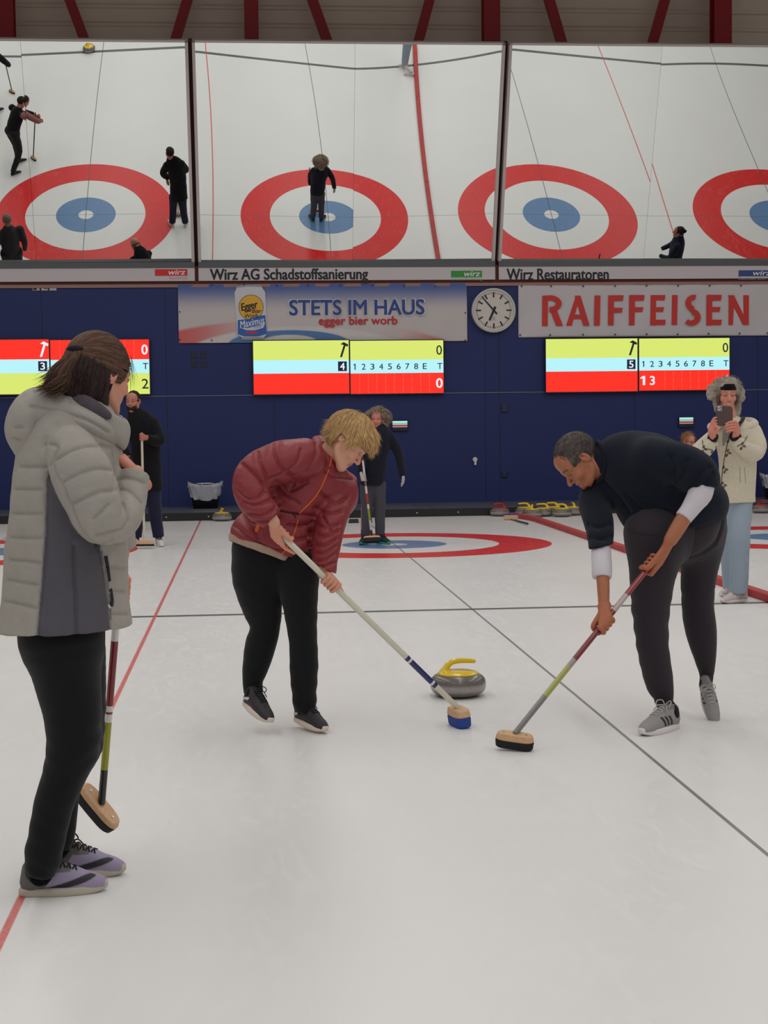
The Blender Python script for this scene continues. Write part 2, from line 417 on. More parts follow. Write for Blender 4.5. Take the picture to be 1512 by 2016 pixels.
# ================================================================== SETTING
SHEET = 4.80; HW = 2.39; WALLY = 7.10; TILT = math.radians(20.9)
def ice_material():
    m = bpy.data.materials.new('painted_pebbled_ice'); m.use_nodes = True; nt = m.node_tree; L = nt.links; b = nt.nodes['Principled BSDF']
    def mth(op, a, c=None, d=None):
        n = nt.nodes.new('ShaderNodeMath'); n.operation = op
        for i, v in enumerate((a, c, d)):
            if v is None: continue
            if isinstance(v, (int, float)): n.inputs[i].default_value = v
            else: L.new(v, n.inputs[i])
        return n.outputs[0]
    def mix(f, a, c):
        n = nt.nodes.new('ShaderNodeMix'); n.data_type = 'RGBA'
        if isinstance(f, (int, float)): n.inputs[0].default_value = f
        else: L.new(f, n.inputs[0])
        for s, v in ((6, a), (7, c)):
            if isinstance(v, tuple): n.inputs[s].default_value = v
            else: L.new(v, n.inputs[s])
        return n.outputs[2]
    geo = nt.nodes.new('ShaderNodeNewGeometry'); sp = nt.nodes.new('ShaderNodeSeparateXYZ'); L.new(geo.outputs['Position'], sp.inputs[0])
    x, y = sp.outputs[0], sp.outputs[1]
    def noise(scale, det, dist=0.0, vec=None):
        n = nt.nodes.new('ShaderNodeTexNoise'); n.inputs['Scale'].default_value = scale; n.inputs['Detail'].default_value = det; n.inputs['Distortion'].default_value = dist
        L.new(vec if vec else geo.outputs['Position'], n.inputs['Vector']); return n.outputs[0]
    sheet = mth('ROUND', mth('DIVIDE', x, SHEET)); xs = mth('SUBTRACT', x, mth('MULTIPLY', sheet, SHEET))
    r = mth('SQRT', mth('ADD', mth('MULTIPLY', xs, xs), mth('MULTIPLY', y, y)))
    def band(v, lo, hi, s=0.004):
        a = nt.nodes.new('ShaderNodeMapRange'); a.interpolation_type = 'SMOOTHSTEP'; L.new(v, a.inputs[0])
        a.inputs[1].default_value = lo-s; a.inputs[2].default_value = lo+s
        c = nt.nodes.new('ShaderNodeMapRange'); c.interpolation_type = 'SMOOTHSTEP'; L.new(v, c.inputs[0])
        c.inputs[1].default_value = hi-s; c.inputs[2].default_value = hi+s; c.inputs[3].default_value = 1; c.inputs[4].default_value = 0
        return mth('MULTIPLY', a.outputs[0], c.outputs[0])
    ice = mix(noise(0.7, 4), ICE_A, ICE_B)
    mp = nt.nodes.new('ShaderNodeMapping'); mp.inputs['Scale'].default_value = (3.0, 1.1, 1); mp.inputs['Rotation'].default_value = (0, 0, 0.4); L.new(geo.outputs['Position'], mp.inputs[0])
    sc = noise(3.0, 8, 2.5, mp.outputs[0])
    scr = nt.nodes.new('ShaderNodeMapRange'); L.new(sc, scr.inputs[0]); scr.inputs[1].default_value = 0.56; scr.inputs[2].default_value = 0.62; scr.inputs[4].default_value = 0.16
    col = mix(band(r, 1.22, 1.83), ice, rgb(216, 32, 30))
    col = mix(band(r, 0.152, 0.61), col, rgb(98, 134, 178))
    col = mix(mth('MULTIPLY', scr.outputs[0], 0.22), col, rgb(236, 236, 236))
    dk = rgb(74, 80, 84)
    col = mix(mth('MULTIPLY', band(mth('ABSOLUTE', xs), -1, 0.0085, 0.002), 0.8), col, dk)
    near = mth('GREATER_THAN', y, -6.4)
    col = mix(mth('MULTIPLY', band(mth('ABSOLUTE', y), -1, 0.006, 0.002), 0.75), col, dk)
    col = mix(mth('MULTIPLY', band(mth('ABSOLUTE', mth('SUBTRACT', y, 1.83)), -1, 0.006, 0.002), 0.6), col, dk)
    col = mix(mth('MULTIPLY', band(mth('ABSOLUTE', mth('SUBTRACT', y, 4.9)), -1, 0.01, 0.003), 0.5), col, rgb(170, 60, 60))
    col = mix(mth('MULTIPLY', band(mth('ABSOLUTE', mth('ADD', y, 6.4)), -1, 0.050, 0.006), 0.92), col, rgb(58, 66, 66))
    e = mth('ABSOLUTE', mth('SUBTRACT', mth('ABSOLUTE', mth('SUBTRACT', xs, 0.0)), SHEET/2))
    side = band(e, -1, 0.0125, 0.003)
    dash = mth('ADD', 0.68, mth('MULTIPLY', noise(60, 2), 0.4))
    col = mix(mth('MULTIPLY', side, dash), col, rgb(212, 74, 66))
    L.new(col, b.inputs['Base Color'])
    b.inputs['Roughness'].default_value = 0.32; b.inputs['Specular IOR Level'].default_value = 0.35
    rr = nt.nodes.new('ShaderNodeMapRange'); L.new(sc, rr.inputs[0]); rr.inputs[1].default_value = 0.5; rr.inputs[2].default_value = 0.65; rr.inputs[3].default_value = 0.34; rr.inputs[4].default_value = 0.42
    L.new(rr.outputs[0], b.inputs['Roughness'])
    bp = nt.nodes.new('ShaderNodeBump'); bp.inputs['Strength'].default_value = 0.10; bp.inputs['Distance'].default_value = 0.004
    L.new(noise(170, 2), bp.inputs['Height']); L.new(bp.outputs[0], b.inputs['Normal'])
    return m
ICE_A = rgb(224, 222, 220); ICE_B = rgb(232, 231, 229)
tag(mk('floor', [(-17, -24, 0), (17, -24, 0), (17, 5.12, 0), (-17, 5.12, 0)], [(0, 1, 2, 3)], ice_material(), origin=(0, 0, 0), smooth=False), kind='structure')

# raised platform and black kick board at the end of the ice
black = mat('black_rubber', rgb(22, 22, 25), 0.6); grey_plate = mat('grey_plate', rgb(88, 90, 100), 0.45, bump=0.1, bscale=30, var=0.15, vscale=2)
steel = mat('steel', rgb(200, 200, 198), 0.3, 0.9); white_plastic = mat('white_plastic', rgb(214, 212, 210), 0.4)
b = MB(); b.box(-17, 17, 5.12, 5.20, 0.0, 0.112); b.box(-17, 17, 5.12, 5.14, 0.112, 0.117)
o = b.build('trim_1', black); tag(o, kind='structure')
bo = MB()
for i in range(-22, 23):
    x = i*0.62+0.2
    bo.add(*(lambda L_: (L_.v, L_.f))(MB().tube([(x, 5.122, 0.06), (x, 5.112, 0.06)], 0.011, 10)))
o = bo.build('bolt', steel, o)
b = MB()
for x0, x1 in ((-17, -5.5), (-5.49, -1.3), (-1.29, 0.9), (0.91, 1.1), (1.11, 5), (5.01, 17)): b.box(x0, x1, 5.20, WALLY, 0.0, 0.105)
tag(b.build('trim_2', grey_plate), kind='structure')

# back wall of flat blue panels, with a sliding gate leaf
blue = mat('blue_wall_paint', rgb(33, 45, 98), 0.5, bump=0.03, bscale=3, var=0.05, vscale=0.8, spec=0.3)
b = MB(); b.box(-17, 17, WALLY, WALLY+0.15, 0.0, 3.70)
tag(b.build('wall_back', blue), kind='structure')
zline = P(400, 779, WALLY)[2]
b = MB(); b.box(-17, 17, WALLY-0.012, WALLY, zline-0.006, zline+0.004)
tag(b.build('trim_3', mat('pale_metal_strip', rgb(120, 122, 138), 0.4, 0.4)), kind='structure')
seam = mat('dark_blue_seam', rgb(18, 20, 46), 0.6)
b = MB()
for px in (88, 330, 540, 956, 984, 1250, 1492):
    x = P(px, 850, WALLY)[0]; b.box(x-0.006, x+0.006, WALLY-0.004, WALLY, 0.105, 3.62)
x = P(96, 620, WALLY)[0]
tag(b.build('trim_4', seam), kind='structure')
# cross seam above: slightly raised upper panel edge and rust-brown beam under the mirrors
b = MB(); z0 = P(960, 563, WALLY)[2]; b.box(-17, 17, WALLY-0.03, WALLY, z0-0.0, z0+0.05)
tag(b.build('trim_5', mat('pinkish_beam_edge', rgb(150, 118, 110), 0.7)), kind='structure')
b = MB(); b.box(-17, 17, WALLY-0.02, WALLY+0.02, z0+0.05, 3.93)
tag(b.build('trim_6', mat('brown_red_brick', rgb(92, 40, 30), 0.8, bump=0.2, bscale=20)), kind='structure')

# upper wall: horizontal corrugated sheet, red steel frame in front of it
b = MB(); zz = 3.7; prof = []
while zz < 11.5: prof += [(0, zz), (0, zz+0.20), (0.03, zz+0.23), (0.03, zz+0.27)]; zz += 0.30
V = [(x, 8.9+d, z) for x in (-17, 17) for d, z in prof]; n = len(prof)
o = mk('wall_upper', V, [(i, i+1, n+i+1, n+i) for i in range(n-1)], mat('grey_sheet_metal', rgb(222, 206, 188), 0.45, 0.1, var=0.05, vscale=1), smooth=False, origin=(0, 8.9, 3.7))
tag(o, kind='structure')
red = mat('red_steel_paint', rgb(160, 20, 30), 0.45)
def column(n_, x0, x1, Y=8.2):
    b = MB(); a = P(x0, 40, Y)[0]; c = P(x1, 40, Y)[0]
    b.box(a, c, Y, Y+0.03, 3.75, 11.3); b.box(a+(c-a)*0.42, a+(c-a)*0.58, Y+0.03, Y+0.27, 3.75, 11.3); b.box(a, c, Y+0.27, Y+0.30, 3.75, 11.3)
    for zc in (7.7, 8.6):
        for q in (0.25, 0.75): b.tube([(a+(c-a)*q, Y, zc), (a+(c-a)*q, Y-0.012, zc)], 0.012, 8)
    tag(b.build('trim_%d' % n_, red), kind='structure')
for i, (x0, x1) in enumerate(((-8, 26), (481, 509), (953, 985), (1407, 1441))): column(7+i, x0, x1)
def brace(n_, a, c, Y=8.35, w=9.5):
    A = P(*a, Y); B = P(*c, Y); d = N(B-A); A = A-d*1.2; B = B+d*3.6; u = np.array([-d[2], 0, d[0]])*w*mpp(Y)
    b = MB(); b.prism([(p[0], p[2]) for p in (A+u, A-u, B-u, B+u)], Y, Y+0.12); tag(b.build('trim_%d' % n_, red), kind='structure')
for i, (a, c) in enumerate((((137, 0), (163, 70)), ((368, 0), (345, 78)), ((616, 0), (646, 84)), ((846, 0), (822, 90)), ((1083, 0), (1110, 92)), ((1310, 0), (1284, 92)))):
    brace(11+i, c, a)
side_m = mat('side_wall_paint', rgb(188, 186, 184), 0.7)
b = MB(); b.box(-17.15, -17, -24, 9.0, 0.0, 11.5); tag(b.build('wall_left', side_m), kind='structure')
b = MB(); b.box(17, 17.15, -24, 9.0, 0.0, 11.5); tag(b.build('wall_right', side_m), kind='structure')
b = MB(); b.box(-17, 17, -24, 9.2, 11.5, 11.6); tag(b.build('ceiling', mat('ceiling_sheet', rgb(150, 146, 140), 0.7)), kind='structure')

# ------------------------------------------------------------------ tilted mirrors over the wall
ct, st = math.cos(TILT), math.sin(TILT)
MLEN = 3.43
def mpt(x, t, off=0.0):
    "point on the mirror plane: t metres up from its foot, off metres in front"
    return (x, WALLY-0.005-t*st-off*ct, 3.90+0.07+t*ct-off*st)
def mirror_glass(name, x0, x1, parent, mt, wob):
    nx, nt_ = 40, 40; V = []
    for i in range(nx+1):
        for j in range(nt_+1):
            u, v = i/nx, j/nt_; V.append(mpt(x0+(x1-x0)*u, 0.02+(MLEN-0.05)*v, wob(u, v)))
    Fc = [(i*(nt_+1)+j, (i+1)*(nt_+1)+j, (i+1)*(nt_+1)+j+1, i*(nt_+1)+j+1) for i in range(nx) for j in range(nt_)]
    o = mk(name, V, Fc, mt, parent)
    return o
mirror_m = mat('mirror_silver', (0.93, 0.965, 0.945, 1), 0.0, 1.0)
frame_m = mat('mirror_frame_paint', rgb(196, 186, 182), 0.5); sill_m = mat('dark_grey_channel', rgb(82, 84, 86), 0.5)
board_m = mat('white_sign_board', rgb(196, 188, 190), 0.5)
ink = mat('black_print', rgb(22, 22, 26), 0.6)
def mirror_unit(x0, x1, xm, label, wobs, seam_l=0.0):
    root = empty('tilted_mirror', (x0, WALLY, 3.7)); tag(root, label, 'mirror', 'house mirrors above the end wall')
    fr = MB()
    def bar(xa, xb, ta, tb, o0, o1):
        q = [mpt(x, t, o_) for x in (xa, xb) for t in (ta, tb) for o_ in (o0, o1)]
        fr.add(q, [(0, 1, 3, 2), (4, 6, 7, 5), (0, 4, 5, 1), (2, 3, 7, 6), (0, 2, 6, 4), (1, 5, 7, 3)])
    bar(x0, x0+0.045, 0, MLEN, -0.03, 0.03); bar(x1-0.045, x1, 0, MLEN, -0.03, 0.03); bar(x0, x1, MLEN-0.035, MLEN, -0.03, 0.03)
    bar(x0, x1, 0, MLEN, -0.13, -0.11)
    fr.build('frame', frame_m, root)
    b = MB(); b.box(x0, x1, WALLY-0.08, WALLY-0.01, 3.895, 3.985); b.build('channel', sill_m, root)
    b = MB(); b.box(x0, x1, WALLY-0.07, WALLY-0.03, 3.69, 3.895); s = b.build('sign_board', board_m, root)
    mirror_glass('glass', x0+0.045, xm-0.002, root, mirror_m, wobs[0]); mirror_glass('glass', xm+0.002, x1-0.045, root, mirror_m, wobs[1])
    return root, s
SAG = 0.0
mir_l = mirror_unit(-7.25, -2.475, -4.95, 'left tilted mirror above the wall, showing a house and the man in the black coat',
                    (lambda u, v: -0.022*u+.004*v*v, lambda u, v: -.022-0.022*u+v*v*(.006+.012*u)))
mir_m = mirror_unit(-2.415, 2.335, 0.04, 'middle tilted mirror above the wall, showing the long-haired woman on the blue ring',
                    (lambda u, v: .013*u+v*v*(.013-.024*u), lambda u, v: -.014*u*u+v*v*(-.011+.028*u**1.6)))
mir_r = mirror_unit(2.395, 7.2, 4.78, 'right tilted mirror above the wall, over the sign reading Wirz Restauratoren',
                    (lambda u, v: .004*u+v*v*.019*(1-u), lambda u, v: .020*u+v*v*.002*math.sin(5*u)))
YS = WALLY-0.072
text_px('lettering', 'Wirz AG Schadstoffsanierung', (414, 529, 724, 557), YS, ink, mir_m[1], bold=0.035)
text_px('lettering', 'Wirz Restauratoren', (998, 529, 1198, 551), YS, ink, mir_r[1], bold=0.04)
wl = mat('white_print', rgb(225, 222, 222), 0.6)
def logo(px, colr, sub, par, name):
    x0, x1, z0, z1 = wr(*px, YS); b = MB(); b.box(x0, x1, YS-0.001, YS+0.001, z0, z1); b.build('logo_field', mat(name, colr, 0.5), par)
    text_fit('logo_lettering', 'wirz', x0+(x1-x0)*0.42, x0+(x1-x0)*0.94, z0+(z1-z0)*0.16, z0+(z1-z0)*0.9, YS-0.003, wl, par, bold=0.03, shear=0.25)
    text_fit('small_lettering', sub, x0+(x1-x0)*(0.0 if len(sub) > 12 else .45), x1, z0-0.055, z0-0.012, YS-0.003, mat('pale_'+name, (colr[0]*.5+.3, colr[1]*.5+.3, colr[2]*.5+.3, 1), .6), par)
logo((305, 530, 369, 543), rgb(205, 24, 30), 'Bautechnik', mir_l[1], 'red_print')
logo((888, 533, 949, 546), rgb(40, 142, 44), 'Schadstoffsanierung', mir_m[1], 'green_print')
logo((1454, 532, 1522, 544), rgb(40, 66, 128), 'Restauratoren', mir_r[1], 'navy_print')
# gap posts behind the mirrors
for i, xg in enumerate((-2.445, 2.365)):
    b = MB(); q = [mpt(x, t, o_) for x in (xg-0.03, xg+0.03) for t in (-0.28, MLEN) for o_ in (-0.2, -0.12)]
    b.add(q, [(0, 1, 3, 2), (4, 6, 7, 5), (0, 4, 5, 1), (2, 3, 7, 6), (0, 2, 6, 4), (1, 5, 7, 3)])
    tag(b.build('trim_%d' % (20+i), mat('dark_red_post', rgb(66, 16, 20), 0.6)), kind='structure')

# ------------------------------------------------------------------ divider between the two sheets
b = MB(); dx = 2.352
secs = [(-15.5, -12), (-12, -8.4), (-8.4, -4.8), (-4.8, -1.2), (-1.2, 2.1), (2.1, 5.02)]
for a, c in secs[:-1]: b.box(dx-0.045, dx+0.045, a, c-0.012, 0.0, 0.062)
for (xa, ya), (xb, yb) in (((dx, 2.1), (dx, 3.6)), ((dx, 3.6), (dx-.150, 4.78))):
    b.add([(xa-.045, ya, 0), (xa+.045, ya, 0), (xb+.045, yb, 0), (xb-.045, yb, 0), (xa-.045, ya, .062), (xa+.045, ya, .062), (xb+.045, yb, .062), (xb-.045, yb, .062)], [(3, 2, 1, 0), (4, 5, 6, 7), (0, 1, 5, 4), (1, 2, 6, 5), (2, 3, 7, 6), (3, 0, 4, 7)])
o = b.build('foam_divider', mat('red_foam', rgb(182, 66, 64), 0.7, var=0.1, vscale=4, bump=0.1, bscale=40)); bevel(o, 0.01, 3)
tag(o, 'long red foam divider lying on the ice between two sheets', 'divider')

# ------------------------------------------------------------------ scoreboards
yel = mat('screen_yellow', (0, 0, 0, 1), 0.3, emit=rgb(220, 236, 112), estr=1.0); cy = mat('screen_pale_blue', (0, 0, 0, 1), 0.3, emit=rgb(186, 246, 255), estr=1.0)
rd = mat('screen_red', (0, 0, 0, 1), 0.3, emit=rgb(255, 40, 20), estr=1.05); scr_w = mat('screen_white', (0, 0, 0, 1), 0.3, emit=rgb(240, 245, 255), estr=1.0)
scr_k = mat('screen_dark', rgb(14, 30, 48), 0.3); case = mat('black_casing', rgb(16, 16, 20), 0.4); rline = mat('screen_line', (0, 0, 0, 1), .3, emit=rgb(255, 96, 70), estr=1.0)
YB = WALLY-0.11
def screen(name, x0, y0, x1, y1, order, label, sheet_no=None, digits=None, totals=('0', '0')):
    a, c, z0, z1 = wr(x0, y0, x1, y1, YB)
    root = empty(name, (a, WALLY, z0)); tag(root, label, 'scoreboard', 'electronic scoreboards on the blue wall')
    b = MB(); b.box(a-0.012, c+0.012, YB+0.003, WALLY-0.055, z0-0.014, z1+0.014); b.build('casing', case, root)
    b = MB(); b.box((a+c)/2-.2, (a+c)/2+.2, WALLY-0.055, WALLY, z0+.05, z0+.45); b.build('wall_mount', case, root)
    h = (z1-z0); zs = [z1, z1-h*0.362, z1-h*0.615, z0]; parts = []
    mt = [order[0], cy, order[1]]
    for i, nm in enumerate(('upper_band', 'middle_band', 'lower_band')):
        q = MB(); q.box(a, c, YB, YB+0.004, zs[i+1], zs[i]); parts.append(q.build(nm, mt[i], root))
    zm = (zs[1]+zs[2])/2; hm = zs[1]-zs[2]; w = c-a
    if sheet_no:   # hammer mark and sheet number at the right end
        q = MB(); x = c-w*0.035; zc = (zs[0]+zs[1])/2; s_ = h*0.105
        q.prism([(x-s_*1.0, zc-s_*1.3), (x-s_*0.62, zc-s_*1.3), (x+s_*0.1, zc+s_*0.9), (x-s_*0.3, zc+s_*0.9)], YB-0.004, YB-0.002)
        q.prism([(x-s_*0.9, zc+s_*1.0), (x-s_*.3, zc+s_*1.4), (x+s_*0.55, zc+s_*0.95), (x+s_*0.4, zc+s_*0.55), (x-s_*.2, zc+s_*0.85)], YB-0.004, YB-0.002)
        q.build('hammer_mark', scr_w if order[0] is rd else scr_k, parts[0])
        q = MB(); q.box(c-w*0.115, c-w*0.022, YB-0.003, YB-0.001, zm-hm*0.36, zm+hm*0.36); q.build('number_field', mat('screen_navy', rgb(12, 28, 70), .3), parts[1])
        text_fit('sheet_number', sheet_no, c-w*0.092, c-w*0.045, zm-hm*0.26, zm+hm*0.26, YB-0.005, scr_w, parts[1], bold=0.02)
    if digits is not None:
        for i, ch in enumerate('12345678E'):
            cxx = a+w*(0.048+0.094*i); text_fit('end_number', ch, cxx-w*(0.004 if ch == '1' else .022), cxx+w*(.006 if ch == '1' else .020), zm-hm*0.22, zm+hm*0.22, YB-0.003, scr_k, parts[1], bold=.012)
        text_fit('total_mark', 'T', c-w*0.065, c-w*0.012, zm-hm*0.22, zm+hm*0.22, YB-0.003, scr_k, parts[1], bold=.015)
        zc = (zs[0]+zs[1])/2; hh = h*0.085
        text_fit('total_score', totals[0], c-w*0.075, c-w*0.015, zc-hh*1.1, zc+hh, YB-0.003, scr_w if order[0] is rd else scr_k, parts[0], bold=0.01 if order[0] is not rd else .03)
        zc = (zs[2]+zs[3])/2
        text_fit('total_score', totals[1], c-w*0.08, c-w*0.012, zc-hh*1.1, zc+hh, YB-0.003, scr_w if order[1] is rd else scr_k, parts[2], bold=0.01 if order[1] is not rd else .03)
        for i, ch in enumerate(digits):
            cxx = a+w*(0.05+0.094*i); text_fit('end_score', ch, cxx-w*(.010 if ch == '1' else .026), cxx+w*(.012 if ch == '1' else .026), zc-hh, zc+hh, YB-0.004, scr_w, parts[2], bold=0.03)
        q = MB(); zt, zb = ((zs[2], zs[3]) if order[1] is rd else (zs[0], zs[1]))
        for i in range(1, 10):
            xx = a+w*(0.001+0.094*i)
            if i > len(digits): q.box(xx-0.003, xx+0.003, YB-0.0015, YB-0.0005, zb+0.003, zt-0.003)
        q.build('column_line', rline, parts[2] if order[1] is rd else parts[0])
    return root
screen('scoreboard', 499, 670.5, 687, 775.5, (yel, rd), 'middle scoreboard screen with hammer mark and sheet number 4', '4')
screen('scoreboard', 690, 670.5, 873, 774.5, (yel, rd), 'middle scoreboard screen with end numbers and totals 0 and 0', None, '')
screen('scoreboard', 1075, 667, 1255, 771, (yel, rd), 'right scoreboard screen with hammer mark and sheet number 5', '5')
screen('scoreboard', 1258.5, 666, 1436, 768, (yel, rd), 'right scoreboard screen with scores 1 and 3 in its red band', None, '13', ('0', '4'))
screen('scoreboard', -92, 669, 97, 776.5, (rd, yel), 'left scoreboard screen with hammer mark and sheet number 3', '3')
screen('scoreboard', 100, 669, 294, 776.5, (rd, yel), 'left scoreboard screen half behind the head of the woman in grey, total 2', None, '', ('0', '2'))

# ------------------------------------------------------------------ banners
def printed(name, px, Y, fn, nx, nz, parent=None):
    x0, x1, z0, z1 = wr(*px, Y); u, v = np.meshgrid(np.linspace(0, 1, nx), np.linspace(0, 1, nz), indexing='ij')
    V = np.stack([x0+(x1-x0)*u, Y+0.010*np.sin(u*23+2*v)*np.sin(3.1*v)-0.004*np.sin(u*60+v*5), z1-(z1-z0)*v], -1).reshape(-1, 3)
    I = np.arange(nx*nz).reshape(nx, nz); Fc = np.stack([I[:-1, :-1], I[:-1, 1:], I[1:, 1:], I[1:, :-1]], -1).reshape(-1, 4)
    col = fn(u.ravel(), v.ravel())
    o = mk(name, V, Fc, mat('banner_print', rough=0.55, vc=True, bump=0.03, bscale=8), parent, origin=(x0, Y, z0), vcol=col)
    s_ = o.modifiers.new('thickness', 'SOLIDIFY'); s_.thickness = 0.004; s_.offset = -1
    return o
def mixc(a, b_, t): return a+(b_-a)*t[:, None]
def sst(x, a, b_): t = np.clip((x-a)/(b_-a), 0, 1); return t*t*(3-2*t)
def beer_print(u, v):
    g = lambda *c: np.array(rgb(*c)[:3]); A = 570/117.0
    c = np.tile(g(196, 188, 186), (len(u), 1))
    X = u*A
    def ring(cx, cz, rx, rz, col, s=0.03, a=1.0):
        nonlocal c; d = np.sqrt(((X-cx)/rx)**2+((v-cz)/rz)**2); c = mixc(c, col, a*(1-sst(d, 1-s, 1+s)))
    d = np.sqrt(((X-1.9)/3.15)**2+((v-1.5)/0.90)**2)
    c = mixc(c, g(206, 60, 56), 0.85*(1-sst(d, .97, 1.03))*np.maximum(sst(u, 0.7, 0.98), 1-sst(u, 0.0, .30)))
    ring(2.0, 1.35, 2.05, 0.62, g(206, 200, 198)); ring(1.85, 1.02, 1.02, 0.23, g(74, 118, 172)); ring(1.85, 0.98, 0.45, 0.11, g(206, 200, 198), .06)
    t = (1-sst(v, 0.02, 0.48)); c = mixc(c, g(30, 76, 150), 0.92*t)
    return c
YN = WALLY-0.03
ban = printed('banner', (351, 559, 919.5, 673.5), YN, beer_print, 380, 90)
tag(ban, 'beer banner with a can and the words STETS IM HAUS on the blue wall', 'banner')
blu_p = mat('blue_print', rgb(26, 66, 140), 0.55); red_p = mat('crimson_print', rgb(190, 34, 40), 0.55); halo = mat('pale_print', rgb(210, 204, 204), 0.55)
YT = YN-0.018
text_px('lettering', 'STETS IM HAUS', (568.5, 589, 836.5, 621.5), YT+0.004, halo, ban, bold=0.06)
text_px('lettering', 'STETS IM HAUS', (570, 590, 835, 620), YT, blu_p, ban, bold=0.035)
text_px('lettering', 'egger bier worb', (628, 623, 782, 644), YT, red_p, ban, bold=0.03)
def pl(pts, Y): return [(lambda q: (q[0], q[2]))(P(x, y, Y)) for x, y in pts]
can_w = mat('can_white', rgb(200, 198, 204), 0.4); can_y = mat('can_yellow', rgb(222, 168, 44), 0.5); can_b = mat('can_blue', rgb(34, 92, 170), 0.5); can_g = mat('can_silver', rgb(150, 146, 150), 0.4)
def zc(x, y): return 350+x*0.1984, 550+y*0.1984
def ell_px(cx, cy_, rx, ry, n=40): return [zc(cx+rx*math.cos(2*math.pi*i/n), cy_+ry*math.sin(2*math.pi*i/n)) for i in range(n)]
q = MB(); q.prism(pl([zc(*p) for p in ((580, 72), (640, 58), (780, 55), (835, 62), (838, 85), (866, 125), (872, 200), (888, 540), (860, 570), (855, 596), (640, 596), (635, 575), (590, 550), (566, 200), (562, 130), (583, 90))], YT), YT, YT+0.003)
can = q.build('beer_can_picture', can_w, ban)
def cpart(nm, poly, m_, dy): q = MB(); q.prism(pl(poly, YT), YT-dy, YT-dy+0.001); return q.build(nm, m_, can)
cpart('can_print', [zc(*p) for p in ((583, 66), (640, 54), (780, 52), (838, 60), (838, 76), (700, 72), (583, 84))], can_g, 0.001)
cpart('can_print', [zc(*p) for p in ((640, 572), (850, 572), (855, 600), (636, 600))], can_g, 0.001)
cpart('can_print', ell_px(727, 278, 124, 126), ink, 0.001); cpart('can_print', ell_px(727, 278, 119, 121), can_y, 0.002)
cpart('can_print', [zc(*p) for p in ((595, 405), (700, 392), (800, 362), (868, 355), (886, 540), (800, 566), (660, 566), (596, 545))], can_b, 0.003)
cpart('can_print', [zc(*p) for p in ((620, 480), (700, 482), (800, 455), (868, 428), (850, 480), (760, 506), (680, 504))], can_w, 0.004)
cpart('can_print', ell_px(737, 529, 62, 11, 20), mat('can_red', rgb(200, 44, 44), .5), 0.005)
def ct(nm, s_, x0, y0, x1, y1, m_, dy, **k):
    a = zc(x0, y0); c_ = zc(x1, y1); xx = wr(a[0], a[1], c_[0], c_[1], YT); text_fit(nm, s_, *xx, YT-dy, m_, can, **k)
ct('can_lettering', 'Egger', 628, 225, 795, 320, ink, 0.004, rot=0.2, bold=0.03, shear=.2)
ct('can_lettering', 'Bier', 735, 292, 832, 334, ink, 0.004, rot=0.0, bold=0.02, shear=.2)
ct('can_lettering', 'Worb', 665, 340, 795, 380, ink, 0.0025, rot=0.05, bold=0.02, shear=.2)
ct('can_lettering', 'Maximus', 610, 392, 862, 460, mat('can_script_white', rgb(222, 222, 228), .5), 0.006, rot=0.20, bold=0.015, shear=.35)
ct('can_lettering', '5,2%', 750, 448, 830, 484, can_b, 0.006, rot=0.15, shear=.3)
gro = mat('dark_eyelet', rgb(40, 40, 46), 0.4, 0.5)
def eyelets(pts, Y, parent, r=0.014):
    for x, y in pts:
        q = MB(); p = P(x, y, Y); q.tube([(p[0], Y, p[2]), (p[0], Y-0.006, p[2])], r, 10); q.build('eyelet', gro, parent)
eyelets([(354, 614), (354, 669), (417, 670), (916, 616), (916, 670), (417, 561), (480, 561), (545, 562), (607, 562), (670, 562), (733, 562), (795, 563), (857, 563)], YT, ban, 0.012)
def rprint(u, v): return np.tile(np.array(rgb(196, 190, 192)[:3]), (len(u), 1))
rb = printed('banner', (1020.5, 560.5, 1640, 662), YN, rprint, 200, 30)
tag(rb, 'white banner reading RAIFFEISEN in red above the right scoreboard', 'banner')
rr_ = mat('raiffeisen_red', rgb(196, 42, 34), 0.55)
